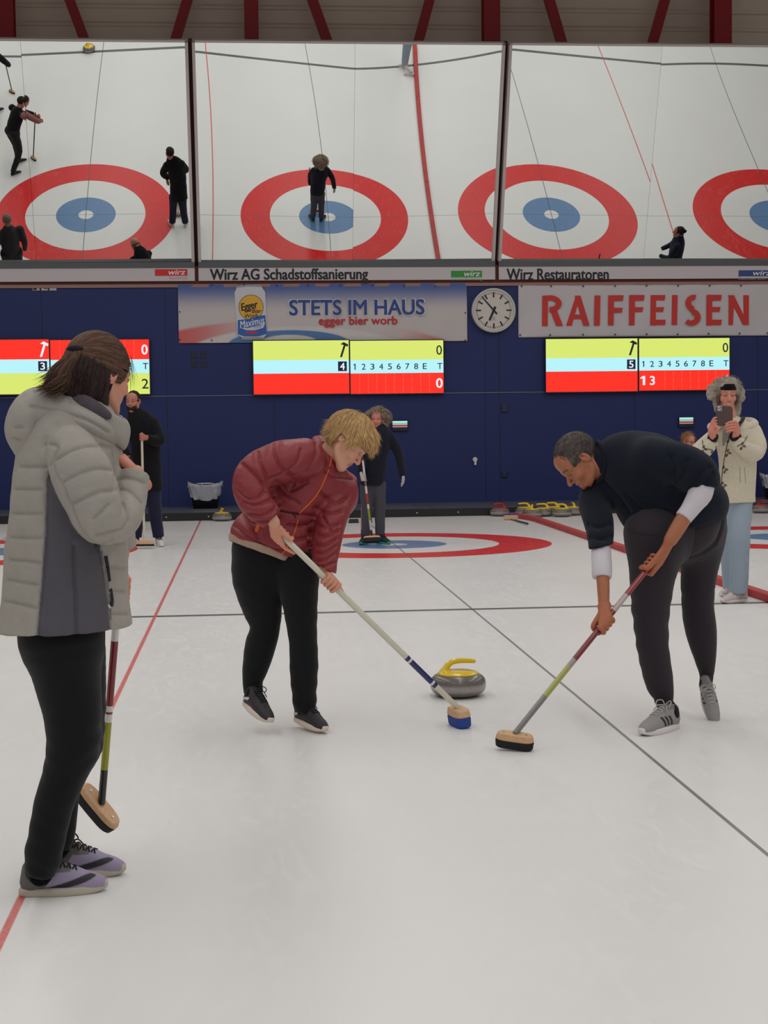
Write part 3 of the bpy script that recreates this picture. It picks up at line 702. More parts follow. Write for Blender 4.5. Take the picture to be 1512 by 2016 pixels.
def letters(Y, par):
    "broad red capitals drawn stroke by stroke, slightly waisted stems"
    def S(x): return 900+x*0.40476
    def T(y): return 510+y*0.40503
    stems = {'R': [((415, 178), (442, 178), (441, 326), (413, 326)),], 'I': [((669, 177), (697, 177), (694, 323), (666, 323))], 'J': [((1046, 175), (1073, 175), (1070, 320), (1043, 320))]}
    polys = []
    for k in stems.values(): polys += [list(p) for p in k]
    for x0, arms in ((736, ((176, 203, 810, 806), (237, 260, 806, 801))), (838, ((175, 202, 912, 908), (234, 257, 906, 901))), (941, ((175, 201, 1013, 1009), (234, 257, 1007, 1001), (295, 320, 1014, 1012))), (1214, ((174, 201, 1287, 1283), (233, 256, 1281, 1276), (295, 320, 1287, 1284)))):
        polys.append([(x0, arms[0][0]), (x0+27, arms[0][0]), (x0+25, 322), (x0-2, 322)])
        for y0, y1, xr, xr2 in arms: polys.append([(x0+20, y0), (xr, y0), (xr2, y1), (x0+20, y1)])
    polys += [[(578, 178), (598, 178), (558, 324), (530, 324)], [(572, 178), (600, 178), (644, 323), (614, 323)], [(560, 270), (612, 270), (620, 292), (552, 292)],
              [(1322, 176), (1348, 176), (1341, 320), (1320, 320)], [(1392, 176), (1419, 176), (1418, 320), (1394, 320)], [(1318, 176), (1346, 176), (1416, 320), (1390, 320)],
              [(452, 247), (484, 247), (515, 325), (482, 325)]]
    def arcp(cx, cy_, rx, ry, w, a0, a1, n=18):
        o_ = []; 
        for i in range(n+1):
            a = math.radians(a0+(a1-a0)*i/n); o_.append((cx+rx*math.cos(a), cy_+ry*math.sin(a)))
        for i in range(n, -1, -1):
            a = math.radians(a0+(a1-a0)*i/n); o_.append((cx+(rx-w)*math.cos(a), cy_+(ry-w*0.9)*math.sin(a)))
        return o_
    q = MB()
    def quads(o_):
        n = len(o_)//2
        for i in range(n-1): q.prism(pl([(S(x), T(y)) for x, y in (o_[i], o_[i+1], o_[2*n-2-i], o_[2*n-1-i])], Y), Y-.012-.0002*i, Y-.009-.0002*i)
    for i, p in enumerate(polys): q.prism(pl([(S(x), T(y)) for x, y in p], Y), Y-.0003*i, Y+0.003)
    quads(arcp(450, 217, 58, 41, 28, -92, 92))
    q.prism(pl([(S(x), T(y)) for x, y in ((430, 177), (452, 177), (452, 201), (430, 201))], Y), Y-.010, Y-.009)
    quads(arcp(1152, 214, 42, 40, 27, -75, -270)); quads(arcp(1140, 283, 44, 40, 28, -92, 100)); quads(arcp(1135, 262, 44, 60, 25, 80, 128))
    q.prism(pl([(S(x), T(y)) for x, y in ((1125, 224), (1150, 232), (1160, 262), (1128, 250))], Y), Y-.010, Y-.008)
    q.build('lettering', rr_, par)
letters(YT, rb)
eyelets([(1027, 563.5), (1085, 563.5), (1148, 563.5), (1211, 563), (1273, 562.5), (1335, 562.5), (1397, 562.5), (1459, 562.5), (1024, 659.5), (1083, 659.5), (1148, 659), (1211, 658.5), (1273, 658), (1334, 658), (1395, 657), (1456, 656.5), (1511, 656)], YT, rb)

# ------------------------------------------------------------------ clock
def yd(q, cx, cz, r0, r1, y0, y1, n=64):
    V = []
    for r, y in ((r0, y0), (r1, y0), (r1, y1), (r0, y1)):
        V += [(cx+r*math.cos(2*math.pi*k/n), y, cz+r*math.sin(2*math.pi*k/n)) for k in range(n)]
    q.add(V, [(i*n+k, ((i+1) % 4)*n+k, ((i+1) % 4)*n+(k+1) % n, i*n+(k+1) % n) for i in range(4) for k in range(n)])
cc = P(972, 611, WALLY-0.10); cxx, czz = cc[0], cc[2]; RC = 43.5*mpp(WALLY)
root = empty('wall_clock', (cxx, WALLY, czz)); tag(root, 'round white station clock with black hands between two banners', 'clock')
q = MB(); yd(q, cxx, czz, RC*0.90, RC, WALLY-0.12, WALLY-0.001); bevel(q.build('rim', mat('clock_rim', rgb(188, 188, 180), 0.35), root), 0.008, 3)
q = MB(); yd(q, cxx, czz, 0.0, RC*0.91, WALLY-0.100, WALLY-0.09); q.build('dial', mat('clock_dial', rgb(205, 198, 188), 0.4), root)
q = MB()
for i in range(60):
    a = math.radians(6*i); big = i % 5 == 0; w = 0.012 if big else 0.004; l0 = RC*0.82; l1 = RC*(0.58 if big else 0.74)
    d = np.array([math.sin(a), math.cos(a)]); t = np.array([d[1], -d[0]])*w
    q.prism([tuple(np.array([cxx, czz])+v) for v in (d*l0+t, d*l0-t, d*l1-t, d*l1+t)], WALLY-0.103, WALLY-0.100)
q.build('minute_marks', ink, root)
def hand(nm, ang, l0, l1, w0, w1, dy):
    a = math.radians(ang); d = np.array([math.sin(a), math.cos(a)]); t = np.array([d[1], -d[0]]); c_ = np.array([cxx, czz]); q = MB()
    q.prism([tuple(c_+v) for v in (-d*l0+t*w1, -d*l0-t*w1, d*l1-t*w0, d*l1+t*w0)], WALLY-0.106-dy, WALLY-0.104-dy); q.build(nm, ink, root)
hand('hour_hand', 204, RC*0.18, RC*0.50, 0.016, 0.02, 0.0); hand('minute_hand', 319, RC*0.22, RC*0.83, 0.009, 0.014, 0.004)
q = MB(); yd(q, cxx, czz-RC*0.36, 0.016, 0.022, WALLY-0.103, WALLY-0.100, 24); q.box(cxx-.035, cxx-.018, WALLY-.103, WALLY-.1, czz-RC*.45, czz-RC*.435); q.box(cxx+.018, cxx+.035, WALLY-.103, WALLY-.1, czz-RC*.45, czz-RC*.435)
q.build('maker_mark', mat('grey_print', rgb(110, 108, 104), .6), root)

# ------------------------------------------------------------------ small things on the wall
def tablet(px, label):
    a, c, z0, z1 = wr(*px, WALLY-0.06); root = empty('control_tablet', (a, WALLY, z0)); tag(root, label, 'tablet', 'small control tablets on the blue wall')
    q = MB(); q.box(a, c, WALLY-0.05, WALLY-0.015, z0-0.06, z1+0.01); q.box((a+c)/2-.02, (a+c)/2+.02, WALLY-.02, WALLY, z0, z1); bevel(q.build('housing', case, root))
    h = (z1-z0)
    for i, (nm, m_) in enumerate((('screen_band', cy), ('screen_band', mat('tablet_green', (0, 0, 0, 1), .3, emit=rgb(150, 205, 170), estr=.9)), ('screen_band', mat('tablet_red', (0, 0, 0, 1), .3, emit=rgb(190, 50, 70), estr=.8)), ('screen_band', mat('tablet_pale', (0, 0, 0, 1), .3, emit=rgb(190, 190, 225), estr=.8)))):
        e0 = z1-h*(0, .22, .62, .9)[i]; e1 = z1-h*(.22, .62, .9, 1)[i]; q = MB(); q.box(a+.008, c-.008, WALLY-0.053, WALLY-0.050, e1, e0); q.build(nm, m_, root)
tablet((772, 829, 803, 841), 'small lit tablet on the wall beside the long-haired woman')
tablet((1337, 822, 1366, 834), 'small lit tablet on the wall left of the woman filming')
dkb = mat('dark_socket', rgb(14, 16, 36), 0.5)
q = MB()
for x, y in ((382, 699), (401, 699), (382, 717), (401, 717)):
    p = P(x, y, WALLY); q.box(p[0]-.045, p[0]+.045, WALLY-.012, WALLY, p[2]-.05, p[2]+.05)
tag(q.build('wall_socket', dkb), 'block of four dark blue sockets on the wall under the beer banner', 'socket')
sg = [('arrow_sign', 64, 78), ('arrow_sign', 81, 94), ('arrow_sign', 97, 111)]
for i, (nm, x0, x1) in enumerate(sg):
    a, c, z0, z1 = wr(x0, 561, x1, 572, WALLY-.02); q = MB(); q.box(a, c, WALLY-.02, WALLY, z0, z1); o = q.build('pictogram_sign', mat('sign_grey', rgb(176, 172, 170), .5))
    q = MB(); w = c-a; h = z1-z0
    if i == 0: q.prism([(a+w*.1, z0+h*.1), (a+w*.6, z0+h*.1), (a+w*.6, z1-h*.1), (a+w*.1, z1-h*.1)], WALLY-.023, WALLY-.02)
    elif i == 1: q.prism([(a+w*.5, z0+h*.3), (a+w*.9, z0+h*.3), (a+w*.9, z0+h*.55), (a+w*.5, z0+h*.55)], WALLY-.023, WALLY-.02)
    else: q.prism([(a+w*.1, z0+h*.5), (a+w*.6, z0+h*.5), (a+w*.6, z0+h*.75), (a+w*.1, z0+h*.75)], WALLY-.023, WALLY-.02)
    q.build('pictogram', ink, o)
    tag(o, ('leftmost', 'middle', 'rightmost')[i]+' of three tiny grey signs high on the wall under the left mirror', 'sign', 'tiny signs under the left mirror')
p = P(935, 908, WALLY); root = empty('door_lock', (p[0], WALLY, p[2])); tag(root, 'small steel lock on the blue gate leaf left of its seam', 'lock')
q = MB(); yd(q, p[0], p[2]+.03, 0, .038, WALLY-.02, WALLY, 20); q.build('escutcheon', steel, root)
q = MB(); q.box(p[0]-.018, p[0]+.018, WALLY-.05, WALLY-.01, p[2]-.06, p[2]+.01); q.build('lever', steel, root)
for i, (x, y) in enumerate(((993, 804), (993, 934))):
    p = P(x, y, WALLY); q = MB(); s_ = .05 if i == 0 else .04; q.box(p[0]-s_, p[0]+s_, WALLY-.03, WALLY, p[2]-s_*1.3, p[2]+s_*1.3)
    tag(bevel(q.build('gate_hinge', mat('hinge_blue', rgb(24, 30, 66), .4)), .01), ('upper', 'lower')[i]+' dark blue hinge box on the seam of the wall gate', 'hinge')

# ------------------------------------------------------------------ waste bins
def bin_at(px, py, Y, label, s=1.0):
    p = P(px, py, Y); z = 0.105; root = empty('waste_bin', (p[0], Y, z)); tag(root, label, 'bin')
    def loft(prof, fz=None, n=56):
        V = []; 
        for r, zz_ in prof:
            for k in range(n):
                w = 2*math.pi*k/n; c_ = math.copysign(abs(math.cos(w))**0.55, math.cos(w)); s2 = math.copysign(abs(math.sin(w))**0.55, math.sin(w))
                z_ = zz_+(fz(w, zz_) if fz else 0); V.append((p[0]+r*c_*1.15*s, Y+r*s2*0.62*s, z+z_*s))
        return V, [(i*n+k, i*n+(k+1) % n, (i+1)*n+(k+1) % n, (i+1)*n+k) for i in range(len(prof)-1) for k in range(n)]
    V, Fc = loft([(0.0, 0), (0.165, 0), (0.21, 0.37), (0.20, 0.375), (0.16, 0.01)]); mk('bucket', V, Fc, case, root)
    prof = [(0.19, 0.24), (0.208, 0.375), (0.238, 0.385), (0.232, 0.34), (0.222, 0.27), (0.213, 0.17), (0.20, 0.13)]
    def fz(w, zz_):
        if zz_ > 0.36: return 0.014*math.sin(5*w)+0.03*abs(math.cos(w))**6
        return (0.075*abs(math.cos(w))**2 if zz_ < 0.3 else 0)+0.01*math.sin(11*w+zz_*20)
    V, Fc = loft(prof, fz, 112); V = np.array(V); V[:, :2] += (V[:, :2]-[p[0], Y])*(0.05*np.sin(9*np.arctan2(V[:, 1]-Y, V[:, 0]-p[0])+V[:, 2:3].ravel()*50))[:, None]
    mk('bin_liner', V, Fc, mat('thin_grey_plastic', rgb(170, 172, 180), 0.35, bump=0.8, bscale=22, var=0.1, vscale=12), root)
bin_at(404.5, 990, 6.55, 'black bin with a pale plastic liner against the blue wall behind the red-jacketed woman')
bin_at(1531, 986, 6.5, 'bin with a grey liner at the right edge behind the woman filming')

# ------------------------------------------------------------------ hack
p = P(709, 1029, 4.03); root = empty('hack', (p[0], 4.03, 0)); tag(root, 'black rubber foothold on the ice behind the long-haired woman', 'hack')
for s_ in (-1, 1):
    q = MB(); x = p[0]+s_*.095; q.add([(x-.07, 3.93, 0), (x+.07, 3.93, 0), (x+.07, 4.13, 0), (x-.07, 4.13, 0), (x-.065, 3.95, .06), (x+.065, 3.95, .06), (x+.065, 4.08, .02), (x-.065, 4.08, .02)],
          [(0, 1, 5, 4), (1, 2, 6, 5), (2, 3, 7, 6), (3, 0, 4, 7), (4, 5, 6, 7), (3, 2, 1, 0)]); bevel(q.build('foothold', black, root), .006)

# ------------------------------------------------------------------ curling stones
def stone_proto(hcol, hname):
    root = empty('curling_stone', (0, 0, 0))
    prof = [(0, 0), (.060, 0), (.066, .003), (.096, .006), (.122, .015), (.138, .030), (.1445, .046), (.1455, .062), (.1445, .077), (.139, .093), (.126, .107), (.107, .1165), (.085, .119), (0, .120)]
    A = spl([((r, z, 0), 0) for r, z in prof[2:-1]], 4); prof2 = prof[:2]+[(a[0], a[1]) for a in A]+prof[-1:]
    q = MB(); q.lathe(prof2, n=64)
    V = np.array(q.v); dark = np.array(rgb(108, 102, 96)[:3]); mid = np.array(rgb(156, 148, 143)[:3]); t = np.exp(-((V[:, 2]-.052)/.018)**4)[:, None]
    mk('granite_body', V, q.f, granite, root, vcol=dark+(mid-dark)*t)
    pr = [Ell((0, 0, .119), (.108, .108, .018), k=.005), Limb([((-.078, 0, .122), .026), ((-.072, 0, .138), .021), ((-.055, 0, .164), .0165), ((-.030, 0, .180), .0145), ((.01, 0, .184), .0135), ((.065, 0, .181), .0125), ((.088, 0, .178), .0115)], k=.018), Half((0, 0, .113), (0, 0, -1))]
    v, f = sculpt(pr, .0036, 1); h_ = mk('handle', v, f, mat(hname, hcol, .22, coat=.3), root)
    q = MB(); q.tube([(.055, -.0855, .1235), (.055, -.090, .1235)], .009, 16); q.v = [(x-.055+.02, y+0.012, z) for x, y, z in q.v]
    return root
granite = mat('speckled_granite', rough=0.28, vc=True, coat=0.2, var=0.25, vscale=260)
st_y = stone_proto(rgb(232, 196, 30), 'yellow_plastic'); st_r = stone_proto(rgb(190, 30, 34), 'red_plastic')
used = set()
def place_stone(proto, x, y, rz, label, group=None):
    if proto.name in used: o = copy_tree(proto, (x, y, 0), rz)
    else: o = proto; used.add(proto.name); o.location = (x, y, 0); o.rotation_euler = (0, 0, rz); o['_o'] = [x, y, 0]
    tag(o, label, 'curling stone', group); return o
def fp(px, py, z=0.0):
    d = _F+(px-756)/FPX*_R-(py-1008)/FPX*_U; t = (z-_C[2])/d[2]; return _C+t*d
p = fp(902, 1351, 0.05); place_stone(st_y, p[0], p[1], math.radians(10), 'granite stone with yellow handle gliding in front of the two sweepers')
for px, Y, rz, lb in ((437, 4.96, -80, 'yellow-handled stone standing alone by the kick board next to the bin'), (1033, 4.965, 170, 'leftmost yellow-handled stone of the row by the kick board'),
                      (1048, 4.50, 75, 'yellow-handled stone second from the left, in the front of the row'), (1069, 4.72, 175, 'yellow-handled stone third from the left, between two front stones'),
                      (1089, 4.97, 165, 'yellow-handled stone right at the back in the middle of the row'), (1106, 4.55, 168, 'front yellow-handled stone at the right of the row'), (1128, 4.85, 95, 'rightmost yellow-handled stone of the row')):
    p = P(px, 1010, Y); place_stone(st_y, p[0], Y, math.radians(rz), lb, 'yellow stones by the kick board')
p = P(984, 1010, 4.965); place_stone(st_r, p[0], 4.965, math.radians(-160), 'red-handled stone by the kick board at the end of the red divider', 'red stones by the kick board')
p = P(1499, 1010, 4.6); place_stone(st_r, p[0], 4.6, math.radians(-80), 'red-handled stone at the right edge behind the woman filming', 'red stones by the kick board')
place_stone(st_y, -5.12, -6.45, math.radians(20), 'yellow-handled stone lying on the hog line, seen only in the left mirror')

# ------------------------------------------------------------------ brooms
wood = mat('pale_wood', rgb(206, 164, 124), 0.55, var=0.12, vscale=6, wood=True)
def broom(label, top, foot, d1, nrm, bands, padcol, L=0.185, wd=0.058, r=(0.0125, 0.0125), tw=0.028, tp=0.03, group=None, offs=0.0):
    "shaft from top to foot, wooden block lying along d1 with its upper face along nrm"
    top = np.array(top, float); foot = np.array(foot, float); d1 = N(d1); nrm = N(np.array(nrm)-(np.array(nrm)@d1)*d1); d2 = np.cross(nrm, d1)
    root = empty('curling_broom', foot-nrm*(tw+tp)); tag(root, label, 'broom', group)
    q = MB(); D = foot-top
    for t0, t1, c_ in bands: q.tube([top+D*t0, top+D*t1], [r[0]+(r[1]-r[0])*t0, r[0]+(r[1]-r[0])*t1], 14, col=c_)
    q.build('shaft', mat('broom_lacquer', rough=0.3, vc=True, coat=0.3), root, smooth=False, vc=True)
    for pl_ in ():
        pass
    ring = []
    for k in range(28):
        w = 2*math.pi*k/28; ring.append((math.copysign(abs(math.cos(w))**0.5, math.cos(w))*L/2, math.copysign(abs(math.sin(w))**0.7, math.sin(w))*wd/2))
    def slab(z0, z1, s0, s1, nm, m_):
        V = []; prof = [(z0, s0*0.93), (z0+(z1-z0)*0.15, s0), (z1-(z1-z0)*0.15, s1), (z1, s1*0.93)]
        for z, s_ in prof: V += [foot+d1*(a*s_+offs)+d2*b_*s_+nrm*z for a, b_ in ring]
        n = 28; Fc = [(i*n+k, i*n+(k+1) % n, (i+1)*n+(k+1) % n, (i+1)*n+k) for i in range(3) for k in range(n)]+[tuple(range(n-1, -1, -1)), tuple(range(3*n, 4*n))]
        return mk(nm, V, Fc, m_, root, smooth=False)
    hd = slab(-tw, 0.0, 1.0, 0.92, 'wooden_head', wood); slab(-tw-tp, -tw, 0.97, 1.0, 'brush_pad', mat('pad_'+('blue' if padcol[2] > .1 else 'black'), padcol, 0.8, bump=0.3, bscale=200))
    q = MB()
    for s_ in (-1, 1):
        c_ = foot+d1*(s_*L*0.3+offs)+nrm*0.0; q.tube([c_-nrm*.002, c_+nrm*.002], .005, 10)
    q.build('screw', steel, hd)
    return root
maroon = rgb(120, 22, 30); whitec = rgb(214, 208, 204); lime = rgb(146, 146, 24); blk = rgb(22, 22, 24); cream = rgb(206, 200, 180); navy = rgb(36, 36, 96)
kpad = rgb(20, 20, 22)
# a short broom lying by the stones
a = fp(1039, 1031, .02); c = fp(1006, 1023, .006)
broom('short broom with blue-and-wood head lying on the ice beside the red-handled stone', a, c, (1, 0.05, 0), (0, -.15, -1), [(0, 1, blk)], rgb(40, 70, 150), L=.22, wd=.06, tw=.062, tp=.022)
# ================================================================== PEOPLE KIT
SKIN = np.array(rgb(205, 146, 122)[:3]); SKIN_M = np.array(rgb(176, 112, 80)[:3])
def g3(*c): return np.array(rgb(*c)[:3])
def frame(fwd, up):
    "columns: side (person's right), forward, up"
    f = N(fwd); u = N(np.array(up, float)-(np.array(up, float)@f)*f); return np.stack([np.cross(f, u), f, u], 1)
def to_w(c, M, p, s=1.0): return np.asarray(c)+M@(np.asarray(p, float)*s)
def head_prims(c, M, s=1.0, fem=True, mouth_open=0.0, jaw=1.0, nose=1.0):
    def e(p, r, k=.012, op='u', rot=None): return Ell(to_w(c, M, p, s), np.array(r)*s, M if rot is None else M@rot, k*s, op)
    def l(pts, k=.010, op='u', flat=None): return Limb([(to_w(c, M, p, s), r*s) for p, r in pts], k=k*s, op=op, flat=(M@np.array(flat[0], float), flat[1]) if flat else None)
    R = []
    R += [e((0, -.018, .032), (.0745, .094, .083)), e((0, .028, -.028), (.059, .062, .078), .02), e((0, .045, .045), (.058, .045, .048), .025)]
    for q in (-1, 1):
        R += [l([((q*.058, -.004, -.03), .016), ((q*.055*jaw, .004, -.062), .015), ((q*.034*jaw, .045, -.092), .015), ((0, .068, -.101), .0165)], .022)]
        R += [e((q*.036, .058, -.030), (.024, .024, .022), .02), l([((q*.012, .083, .018), .010), ((q*.044, .068, .016), .010)], .016)]
    R += [e((0, .070, -.100), (.020, .017, .016), .018), e((0, .068, -.062), (.030, .022, .024), .016)]
    for q in (-1, 1):
        R += [e((q*.031, .093, -.003), (.0165, .014, .0115), .010, 's'), e((q*.031, .0715, -.004), (.0155, .0150, .0135), .004)]
        R += [l([((q*.019, .086, -.005), .0026), ((q*.031, .0895, .0045), .0034), ((q*.043, .081, -.001), .0026)], .004)]
    ns = nose
    R += [l([((0, .083, .010), .0075), ((0, .093, -.010), .0082), ((0, .092+.017*ns, -.030), .0090), ((0, .090+.018*ns, -.036), .0098)], .009)]
    for q in (-1, 1): R += [e((q*.0115, .094, -.0385), (.0078, .0105, .0072), .006), e((q*.0065, .100, -.046), (.0034, .005, .004), .003, 's')]
    mo = mouth_open
    R += [l([((-.022, .079, -.0655), .0035), ((-.008, .0895, -.0610), .0052), ((0, .090, -.0620), .0048), ((.008, .0895, -.0610), .0052), ((.022, .079, -.0655), .0035)], .005)]
    R += [l([((-.021, .078, -.0690-mo*.3), .0035), ((0, .0875, -.0740-mo), .0064), ((.021, .078, -.0690-mo*.3), .0035)], .005)]
    R += [l([((-.021, .086, -.0672-mo*.2), .0012), ((0, .0965, -.0672-mo*.5), .0016+mo*.4), ((.021, .086, -.0672-mo*.2), .0012)], .002, 's')]
    for q in (-1, 1):   # ears
        er = np.array([[1, 0, 0], [0, math.cos(.25), math.sin(.25)*1], [0, -math.sin(.25), math.cos(.25)]])
        R += [e((q*.078, -.012, -.003), (.0075, .0185, .031), .006, 'u', er), e((q*.0885, -.007, .003), (.0095, .0115, .020), .004, 's', er), e((q*.082, -.004, -.010), (.004, .004, .008), .003)]
    return R
def head_color(V, c, M, s, skin, lips, brow, iris=None, beard=None, blush=0.25, brow_s=1.0, teeth=False, stub=None):
    L = ((V-c)@M)/s; x, y, z = L.T; col = np.tile(skin, (len(V), 1)); ax = np.abs(x)
    def put(w, cc, a=1.0):
        nonlocal col; w = np.clip(w, 0, 1)*a; col = col+(cc-col)*w[:, None]
    red_ = skin*np.array([1.06, .72, .70])
    put(np.exp(-((ax-.038)/.018)**2-((z+.035)/.018)**2)*(y > .03), red_, blush); put(np.exp(-(x/.016)**2-((z+.037)/.014)**2)*(y > .08), red_, blush*1.2)
    put(np.exp(-((ax-.082)/.02)**2-((y+.01)/.03)**2-(z/.04)**2), red_, blush*.8)
    if stub is not None: put(np.exp(-((z+.085)/.030)**2)*(y > -.01)*(y > .02-(z+.085)*0), stub, .3)
    bz = .020+.006*(1-((ax-.032)/.02)**2)
    put(np.exp(-((z-bz)/(.0036*brow_s))**2)*(ax > .012)*(ax < .052)*(y > .05), brow, .75)
    put(np.exp(-((z+.0035)/.0042)**4-((ax-.031)/.0135)**4)*(y > .068), brow*.45, .85)
    if iris is not None: put(np.exp(-((z+.0055)/.0035)**2-((ax-.031)/.0045)**2)*(y > .07), iris, .8)
    lw = np.exp(-(x/.0225)**6-((z+.0665)/.0115)**4)*(y > .079); put(lw, lips, .8)
    if teeth: put(np.exp(-(x/.019)**4-((z+.068)/.0035)**4)*(y > .074), g3(230, 222, 214), 0.95)
    else: put(np.exp(-(x/.021)**4-((z+.0675)/.0018)**2)*(y > .074), lips*.35, .7)
    if beard is not None: put(beard[0](x, y, z), beard[1], beard[2])
    return col
def grip_hand(Wr, C, u, r, s=1.0, back=None, ext=(), wdir=None, thumb_along=False):
    "a hand closed round a shaft: wrist Wr, shaft point C, u along the shaft towards the index finger, back = where the back of the hand faces"
    Wr = np.array(Wr, float); C = np.array(C, float); u = N(u)
    w = C-Wr; w = N(w-(w@u)*u); n = np.cross(u, w)
    if back is not None and n@np.array(back) < 0: n = -n
    pr = []; off = [.032, .011, -.010, -.030]; fl = [1.0, 1.06, 1.0, .84]
    K = [C+u*off[i]*s+n*(r+.013*s)+w*(.016*s)*(1 if i in (1, 2) else .6) for i in range(4)]
    for i in range(4): pr.append(Limb([(Wr+u*off[i]*.45*s, .0155*s), ((Wr+K[i])/2+u*off[i]*.1*s+n*.002, .0135*s), (K[i], .0118*s)], k=.012*s))
    pr.append(Limb([(Wr, .0225*s), (Wr+w*.01*s, .020*s)], k=.015*s, flat=(n, .85)))
    for i in range(4):
        f = fl[i]; b = C+u*off[i]*1.02*s
        def on(a, rr): a = math.radians(a); return b+(n*math.cos(a)+w*math.sin(a))*rr
        if i in ext: pts = [(K[i], .0105*s), (K[i]+w*.012*s+u*.022*s*f-n*.004*s, .0095*s), (K[i]+w*.012*s+u*.046*s*f-n*.010*s, .0085*s), (K[i]+w*.006*s+u*.068*s*f-n*.014*s, .0075*s)]
        else: pts = [(K[i], .0108*s), (on(58, r+.017*s), .0100*s), (on(105, r+.012*s), .0092*s), (on(160, r+.009*s), .0086*s), (on(215, r+.0085*s), .0080*s), (on(240, r+.009*s), .0070*s)]
        pr.append(Limb(pts, k=.003*s, sub=3))
    T0 = Wr+w*.012*s+u*.014*s+n*.002
    if thumb_along: tp = [(T0, .0145*s), (C+u*.030*s-w*(r+.014*s)+n*.004*s, .0120*s), (C+u*.058*s-w*(r+.006*s)+n*.004*s, .0100*s), (C+u*.080*s-w*(r+.003*s), .0085*s)]
    else: tp = [(T0, .0145*s), (C+u*.026*s-w*(r+.016*s)+n*.0*s, .0120*s), (C+u*.040*s-w*(r+.006*s)-n*(r*.6+.006*s), .0100*s), (C+u*.042*s-n*(r+.012*s)+w*.004*s, .0085*s)]
    pr.append(Limb(tp, k=.008*s, sub=3)); return pr
def open_hand(Wr, w, n, s=1.0, curl=.5, side=1):
    "relaxed hand: w along the fingers, n out of its back, side = which way the thumb lies"
    w = N(w); n = N(np.array(n)-(np.array(n)@w)*w); u = np.cross(w, n)*side; Wr = np.array(Wr, float); pr = []
    off = [.032, .011, -.010, -.030]; fl = [1.0, 1.08, 1.0, .8]
    for i in range(4):
        K = Wr+w*(.082 if i in (1, 2) else .077)*s+u*off[i]*.9*s
        pr.append(Limb([(Wr+u*off[i]*.45*s, .0150*s), (K, .0115*s)], k=.012*s)); d = w.copy(); p = K.copy(); pts = [(K, .0105*s)]
        for j, ln in enumerate((.036, .024, .020)):
            a = curl*(.35, .7, .6)[j]; d = N(d*math.cos(a)-n*math.sin(a)+n*0) if True else d
            p = p+d*ln*fl[i]*s; pts.append((p.copy(), (.0095, .0085, .0072)[j]*s))
        pr.append(Limb(pts, k=.003*s, sub=2))
    pr.append(Limb([(Wr-w*.03*s, .024*s), (Wr, .021*s)], k=.015*s, flat=(n, .8)))
    pr.append(Limb([(Wr+w*.015*s+u*.014*s, .0145*s), (Wr+w*.045*s+u*.042*s-n*.012*s, .0115*s), (Wr+w*.072*s+u*.050*s-n*.02*s, .0098*s), (Wr+w*.092*s+u*.047*s-n*.03*s, .0082*s)], k=.008*s, sub=3))
    return pr
def strands(c, M, s, roots, flow, n_steps, step, rad, shells, col0, colv=.25, lift=.004, grav=0.0, jit=.25, name='hair', parent=None, taper=True, seed=1, stopf=None, pull=0.0, wave=0.0):
    "hair locks: walk from each root over the head shells along the flow"
    r = np.random.default_rng(seed); Pp = np.array(roots, float); n = len(Pp); path = [Pp.copy()]
    ph = r.normal(size=(n, 3))*jit; G = M.T@np.array([0, 0, -1.0]); ln = (0.7+.6*r.random(n))[:, None]
    lv = lift*(0.2+r.random(n))
    shells = [(np.array(a), np.array(b)) for a, b in shells]; shells0 = shells[0][0] if shells else None
    def shell(Q):
        for ec, er in shells:
            er = np.array(er); q = (Q-ec)/(er+lv[:, None]); d = np.linalg.norm(q, axis=1); m = d < 1
            Q[m] = ec+(q[m]/d[m, None])*(er+lv[m, None])
            if pull and ec is shells0:
                m = d >= 1; d2 = 1+(d-1)*(1-pull); Q[m] = ec+(q[m]/d[m, None]*d2[m, None])*(er+lv[m, None])
        return Q
    Pp = shell(Pp); path = [Pp.copy()]; alive = np.ones(n, bool)
    for t in range(n_steps):
        d = flow(Pp)+ph+grav*G+(wave*np.sin(t*1.1+ph[:, :1]*40)*np.roll(ph, 1, 1)*4 if wave else 0); d = d/np.maximum(np.linalg.norm(d, axis=1, keepdims=True), 1e-9)
        Qn = shell(Pp+d*step*ln)
        if stopf is not None: alive &= ~stopf(Qn)
        Pp = np.where(alive[:, None], Qn, Pp+d*step*.06); path.append(Pp.copy())
    A = np.stack(path, 1); A = np.asarray(c)+(A@M.T)*s
    t = np.gradient(A, axis=1); t /= np.maximum(np.linalg.norm(t, axis=2, keepdims=True), 1e-9)
    out = A-np.asarray(c); out /= np.linalg.norm(out, axis=2, keepdims=True)
    a = np.cross(t, out); a /= np.maximum(np.linalg.norm(a, axis=2, keepdims=True), 1e-9); b = np.cross(t, a)
    K = A.shape[1]; prof = np.linspace(0, 1, K); w = rad*s*((1-prof**2.2)*.92+.08 if taper else np.ones(K))*np.minimum(1, .45+prof*4)
    V = []
    for q in range(4):
        an = math.pi/2*q; V.append(A+(a*math.cos(an)*1.0+b*math.sin(an)*.5)*w[None, :, None])
    V = np.stack(V, 2).reshape(-1, 3); I = np.arange(n*K*4).reshape(n, K, 4); F_ = []
    for q in range(4): F_.append(np.stack([I[:, :-1, q], I[:, :-1, (q+1) % 4], I[:, 1:, (q+1) % 4], I[:, 1:, q]], -1).reshape(-1, 4))
    Fq = np.vstack(F_); cv = (1+colv*(r.random((n, 1))*2-1)); col = np.repeat(np.asarray(col0)[None]*cv*(1+.06*r.normal(size=(n, 3))), K*4, 0)
    if parent is None: return V, Fq, np.clip(col, 0, 1)
    return mk(name, V, Fq, M_hair(), parent, vcol=np.clip(col, 0, 1))
